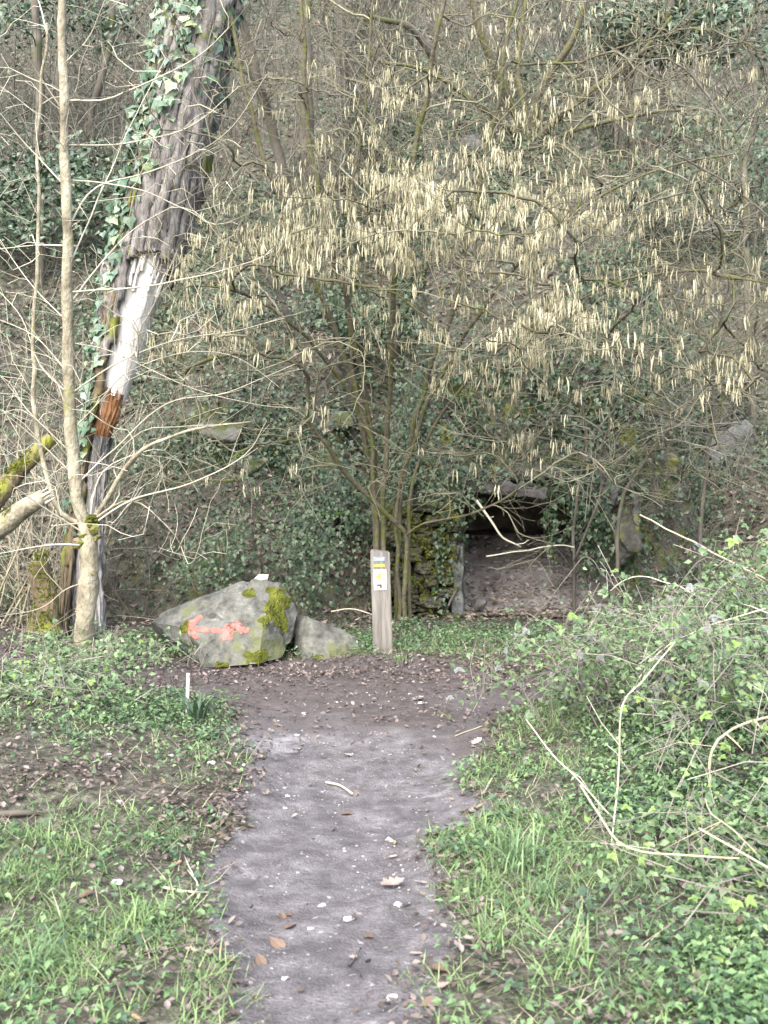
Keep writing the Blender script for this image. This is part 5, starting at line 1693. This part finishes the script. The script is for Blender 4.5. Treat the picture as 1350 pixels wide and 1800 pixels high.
# ------------------------------------------------------------------ dry stems, sticks, stones, single leaves
def stick(name, label, pts, r0, r1, m='twig_pale', cat='stick', side=0):
    L = smooth_line([at(*p) if len(p) == 3 else gp(*p) + (0, 0, .015) for p in pts], .04, .006, len(label))
    root = empty(name, L[0], label, cat)
    s = Soup(); s.tube(L, np.linspace(r0, r1, len(L)), 6); s.obj('stem', MATS[m], root)
    for q in range(side):
        i = rng.integers(len(L) // 4, len(L) - 1)
        d = nrm(L[i] - L[i - 1]); v = nrm(d + rng.normal(0, .6, 3)); ln = rng.uniform(.08, .25)
        s = Soup(); s.tube([L[i], L[i] + v * ln * .5, L[i] + v * ln + rng.normal(0, .02, 3)], [r1 * .9, r1 * .7, r1 * .4], 4); s.obj('side_twig', MATS[m], root)
    return root


stick('dry_stem', 'long pale bent dry stem lying across the near right verge', [(1020, 1380, 4.0), (1050, 1430, 3.92), (1085, 1480, 3.8), (1130, 1495, 3.7), (1220, 1503, 3.6), (1300, 1508, 3.5)], .0042, .0036, 'dry_grass', 'dry stem')
stick('dry_stem', 'straight pale dry stem entering at the right edge above the corner', [(1228, 1456, 3.6), (1290, 1490, 3.5), (1390, 1545, 3.4)], .0035, .0042, 'dry_grass', 'dry stem')
stick('dry_stem', 'thin forked pale stem above the straight one at the right edge', [(1330, 1500, 3.7), (1290, 1460, 3.7), (1250, 1432, 3.75), (1238, 1402, 3.8)], .003, .002, 'dry_grass', 'dry stem', 3)
stick('dry_stem', 'tall upright dry stem rising from the right verge', [(1072, 1550, 4.5), (1080, 1440, 4.55), (1088, 1330, 4.6), (1096, 1240, 4.65), (1130, 1195, 4.7), (1185, 1130, 4.8)], .0045, .003, 'twig_pale', 'dry stem', 3)
stick('dry_stem', 'slanting dry stem leaning down to the right verge from the cross path', [(925, 1265, 5.4), (965, 1318, 5.1), (1020, 1375, 4.9), (1090, 1450, 4.7), (1180, 1550, 4.5)], .003, .004, 'twig_pale', 'dry stem', 2)
stick('bramble_cane', 'long pale cane slanting down across the right bank to the right edge', [(1125, 905, 7.4), (1165, 925, 7.2), (1250, 970, 6.9), (1360, 1025, 6.6)], .005, .007, 'dry_grass', 'cane', 3)
stick('bramble_cane', 'thin curved cane bowing over the brambles below the cave', [(1060, 1050, 7.6), (1100, 1020, 7.5), (1135, 1015, 7.4), (1190, 1030, 7.2), (1240, 1055, 7.0), (1330, 1090, 6.8)], .004, .004, 'twig_pale', 'cane', 2)
stick('bramble_cane', 'long brown cane lying level over the bramble heap', [(930, 1150, 6.6), (1010, 1148, 6.5), (1060, 1140, 6.45), (1130, 1148, 6.4), (1220, 1165, 6.3), (1310, 1178, 6.2)], .004, .005, 'far_twig', 'cane', 2)
stick('bramble_cane', 'thick dry arching cane low at the right edge', [(1248, 1400, 4.9), (1250, 1320, 4.9), (1275, 1290, 4.9), (1310, 1270, 4.85), (1380, 1258, 4.8)], .008, .006, 'dry_grass', 'cane', 2)
stick('bramble_cane', 'pale cane slanting up through the lime-leaved heap', [(1120, 1195, 6.0), (1170, 1140, 5.95), (1250, 1100, 5.9), (1380, 1060, 5.8)], .004, .004, 'twig_pale', 'cane', 3)
stick('bramble_cane', 'bent grey cane rising at the foot of the mossy rock', [(895, 1130, 8.6), (960, 1060, 8.7), (1000, 1010, 8.8), (1032, 978, 8.9), (1060, 1010, 8.6), (1090, 1040, 8.3)], .004, .004, 'far_twig', 'cane', 2)
stick('fallen_stick', 'thick fallen stick lying flat at the left edge of the grass', [(-30, 1440), (50, 1436), (130, 1428)], .016, .011, 'far_bark')
stick('fallen_stick', 'short curved pale stick in the middle of the path', [(573, 1381), (592, 1385), (607, 1392), (620, 1402)], .006, .005, 'twig_pale')
stick('fallen_stick', 'hooked twig at the left edge of the path', [(300, 1612), (330, 1590), (345, 1575), (347, 1560), (332, 1540)], .005, .003, 'twig_pale', side=2)
stick('fallen_stick', 'pale straight twig crossing the hooked twig at the left path edge', [(285, 1568), (320, 1578), (368, 1577)], .0055, .004, 'twig_pale')
stick('fallen_stick', 'pale broken stick end at the left path edge further up', [(368, 1448), (385, 1436), (420, 1430)], .010, .005, 'chalk')
stick('fallen_stick', 'dark twig lying on the right side of the cross path', [(765, 1252), (785, 1262), (798, 1274)], .009, .006, 'far_bark')
stick('fallen_stick', 'thin straw lying near the dark twig on the cross path', [(800, 1300), (830, 1288), (848, 1282)], .003, .003, 'dry_grass')
stick('fallen_stick', 'short dark twig near the bottom of the path', [(613, 1708), (625, 1692), (635, 1680)], .004, .003, 'far_bark')
stick('fallen_stick', 'pale stick sloping against the ground left of the marker post', [(582, 1075, 9.6), (615, 1070, 9.6), (655, 1080, 9.6)], .006, .005, 'twig_pale')
stick('fallen_stick', 'bent pale twig leaning on the foot of the marker post', [(650, 1152, 9.15), (672, 1135, 9.15), (685, 1110, 9.15), (690, 1090, 9.2)], .005, .003, 'twig_pale')
stick('fallen_stick', 'pale fallen bough lying in the cave mouth', [(855, 978, 10.4), (920, 968, 10.3), (985, 958, 10.2), (1010, 962, 10.1)], .008, .005, 'twig_pale', side=1)
stick('fallen_stick', 'knobbly pale bough leaning out of the cave mouth', [(838, 880, 10.3), (860, 910, 10.25), (885, 945, 10.2), (915, 962, 10.2)], .013, .008, 'twig_pale', side=2)
stick('fallen_stick', 'dark bough leaning at the left inside edge of the cave mouth', [(788, 1065, 10.6), (800, 1040, 10.65), (822, 1012, 10.75)], .012, .008, 'far_bark')

stones = [(685, 1483, .030, 'white stone in the middle of the path'), (565, 1600, .022, 'upper white stone of the little trio low on the path'), (545, 1640, .020, 'lowest white stone of the little trio low on the path'), (612, 1622, .024, 'rightmost pale stone of the little trio low on the path'), (700, 1597, .026, 'pale flat stone at the right side of the lower path'),
          (207, 1557, .030, 'white stone in the grass left of the hooked twig'), (300, 1333, .022, 'small white stone on the left verge near the stake'), (192, 1330, .024, 'white stone on the left verge further from the stake'), (372, 1346, .028, 'pale flat stone at the path edge below the stake'), (430, 1352, .026, 'pale flat stone right beside the chalky patch'),
          (535, 1258, .026, 'pale stone on the cross path before the boulder'), (522, 1296, .022, 'flat pale stone on the path before the junction'), (615, 1330, .020, 'small lone white stone in the upper middle of the path'), (210, 1412, .022, 'small white stone in the left grass near the fallen stick'), (740, 1240, .034, 'long pale stone on the cross path below the marker post'),
          (690, 1762, .022, 'white stone near the bottom edge of the path'), (550, 1480, .014, 'small dark stone left of the white stone on the path'), (500, 1728, .018, 'small white stone low on the path near the bottom'), (985, 1560, .035, 'grey stone half hidden in the right verge grass')]
for k, (px_, py_, r_, lab) in enumerate(stones):
    p = gp(px_, py_); r_ *= .85
    me = hull_rock(blob_points(14, r_, r_ * .8, r_ * .42, 200 + k), 2, r_ * .08, 2.5 / r_ * .3, 200 + k, MATS['slab' if 'dark' in lab or 'grey' in lab else 'chalk'], 'stone')
    o = tag(link('stone', me, None, p + (0, 0, .006 + r_ * .15)), lab, 'stone'); o.rotation_euler[2] = rng.uniform(0, 6.28)

oak_me = []
for k in range(8):
    c0 = [(.13, .09, .065), (.19, .14, .11), (.26, .205, .175), (.16, .11, .08), (.28, .24, .21), (.22, .17, .10), (.10, .07, .05), (.24, .185, .16)][k]
    mm = mat('dead_leaf_%d' % k, [(0, tuple(c * .75 for c in c0)), (1, tuple(c * 1.2 for c in c0))], 25, rough=.8, transl=.1)
    tv, tf = (OAK if k % 3 else OVATE)
    V = tv.copy(); V[:, 2] = V[:, 2] * rng.uniform(.5, 1.3) + .12 * np.sin(V[:, 1] * 5 + k) * V[:, 0]
    oak_me.append(make_mesh('fallen_leaf', V, tf, None, mm, smooth=False))
# single leaves that stand out, then the many that nothing tells apart
named = [(690, 1562, .105, 2, 'large pinkish oak leaf lying on the right side of the lower path'), (770, 1498, .09, 1, 'buff leaf at the right edge of the path above the oak leaf'), (785, 1515, .08, 4, 'pale leaf lying just right of the path edge'), (487, 1668, .075, 3, 'rusty leaf left of centre low on the path'),
         (285, 1382, .06, 5, 'orange-yellow leaf on the left verge beside the grass'), (735, 1232, .10, 4, 'long pale leaf on the cross path'), (855, 1290, .08, 1, 'buff leaf at the right end of the cross path'), (838, 1310, .09, 4, 'pale leaf where the right verge starts'), (1290, 1640, .10, 3, 'large rust-brown leaf in the right verge corner'), (758, 1772, .07, 3, 'rust leaf at the bottom right edge of the path'), (400, 1700, .07, 6, 'dark leaf at the left edge of the lower path')]
for px_, py_, sz, k, lab in named:
    p = gp(px_, py_)
    o = tag(link('fallen_leaf', oak_me[k], None, p + (0, 0, .014 if px_ < 1100 else .045)), lab, 'leaf'); o.scale = (sz, sz, sz)
    o.rotation_euler = (rng.normal(0, .15), rng.normal(0, .15), rng.uniform(0, 6.28))
P, Nn = scatter(150, lambda c, n: (c[:, 1] < 8.5) * (np.exp(-(path_depth(c[:, 0], c[:, 1]) / .16) ** 2) + .10 * (path_depth(c[:, 0], c[:, 1]) > 0) + .12 * (path_depth(c[:, 0], c[:, 1]) > -1.2)) * (c[:, 1] > 2.9) * (np.abs(c[:, 0]) < .35 * c[:, 1]))
for p, n_ in zip(P, Nn):
    o = tag(link('fallen_leaf', oak_me[int(rng.integers(8))], None, (p[0], p[1], float(hgt(p[0], p[1])) + .012)), 'brown dead leaf fallen on the path or its edge', 'leaf', 'dead leaves strewn along the path')
    z_ = rng.uniform(.03, .06); o.scale = (z_, z_, z_)
    o.rotation_euler = (rng.normal(0, .22), rng.normal(0, .22), rng.uniform(0, 6.28))

# rubble on the cave floor
s = Soup()
n_ = 1500
xx = rng.uniform(MX0 + .02, MX1 - .05, n_); dp = rng.random(n_) ** 1.2 * 1.9 - .25
zz = -.06 + .70 * np.clip(dp / 1.45, 0, 1) + .012
yy = foot(xx) + .08 + dp
zz = np.where(dp < 0, hgt(xx, foot(xx) - .02), zz)
s.stamp((pv, pf), np.stack([xx, yy, zz], -1), np.array([0, -.2, 1.0]) + rng.normal(0, .3, (n_, 3)), np.minimum(.11, rng.lognormal(-3.5, .55, n_)))
tag(s.obj('cave_rubble', MATS['rubble'], smooth=False), 'grey stony rubble sloping up into the cave', 'rubble', kind='stuff')
s = Soup()
n_ = 700
xx = rng.uniform(MX0 - .05, MX1 + .1, n_); dp = rng.random(n_) ** 2 * .9 - .35
zz = np.where(dp < 0, hgt(xx, foot(xx) + dp - .02), -.03 + .70 * np.clip(dp / 1.45, 0, 1)) + .02
s.stamp(CURLED, np.stack([xx, foot(xx) + dp, zz], -1), np.array([0, -.2, 1.0]) + rng.normal(0, .35, (n_, 3)), rng.uniform(.04, .08, n_))
tag(s.obj('cave_mouth_leaf_litter', MATS['litter'], smooth=False), 'red-brown leaf litter at the foot of the cave mouth', 'leaf litter', kind='stuff')

# long-bladed grass tufts in the verges
for k, (px_, py_, n_, L_, m_, lab) in enumerate([
        (905, 1530, 70, .30, 'grass_blue', 'large tuft of long blue-green grass leaning over the right path edge'), (960, 1590, 45, .24, 'grass_blue', 'smaller long grass tuft behind the large one on the right'),
        (870, 1660, 40, .20, 'grass', 'short yellow-green grass tuft low on the right path edge'), (60, 1720, 60, .24, 'grass_blue', 'lush grass tuft in the bottom left corner'), (255, 1630, 50, .18, 'grass', 'bright grass tuft at the left path edge'),
        (120, 1500, 45, .16, 'grass', 'low bright grass tuft on the left beyond the corner tuft'), (700, 1165, 40, .16, 'grass', 'low grass tuft in front of the marker post'), (1010, 1700, 50, .2, 'grass', 'grass tuft among leaves in the lower right')]):
    b = ground_at(px_, py_)
    root = empty('grass_tuft', b, lab, 'grass', 'long grass tufts in the verges')
    s = Soup()
    for q in range(n_):
        blade_leaf(s, b + rng.normal(0, .035, 3) * (1, 1, 0), rng.uniform(0, 6.28), L_ * .72 * rng.uniform(.5, 1.15), .0026, rng.uniform(.7, 1.3), rng.uniform(.7, 1.3))
    tag(s.obj('blades', MATS[m_], root), kind='stuff')
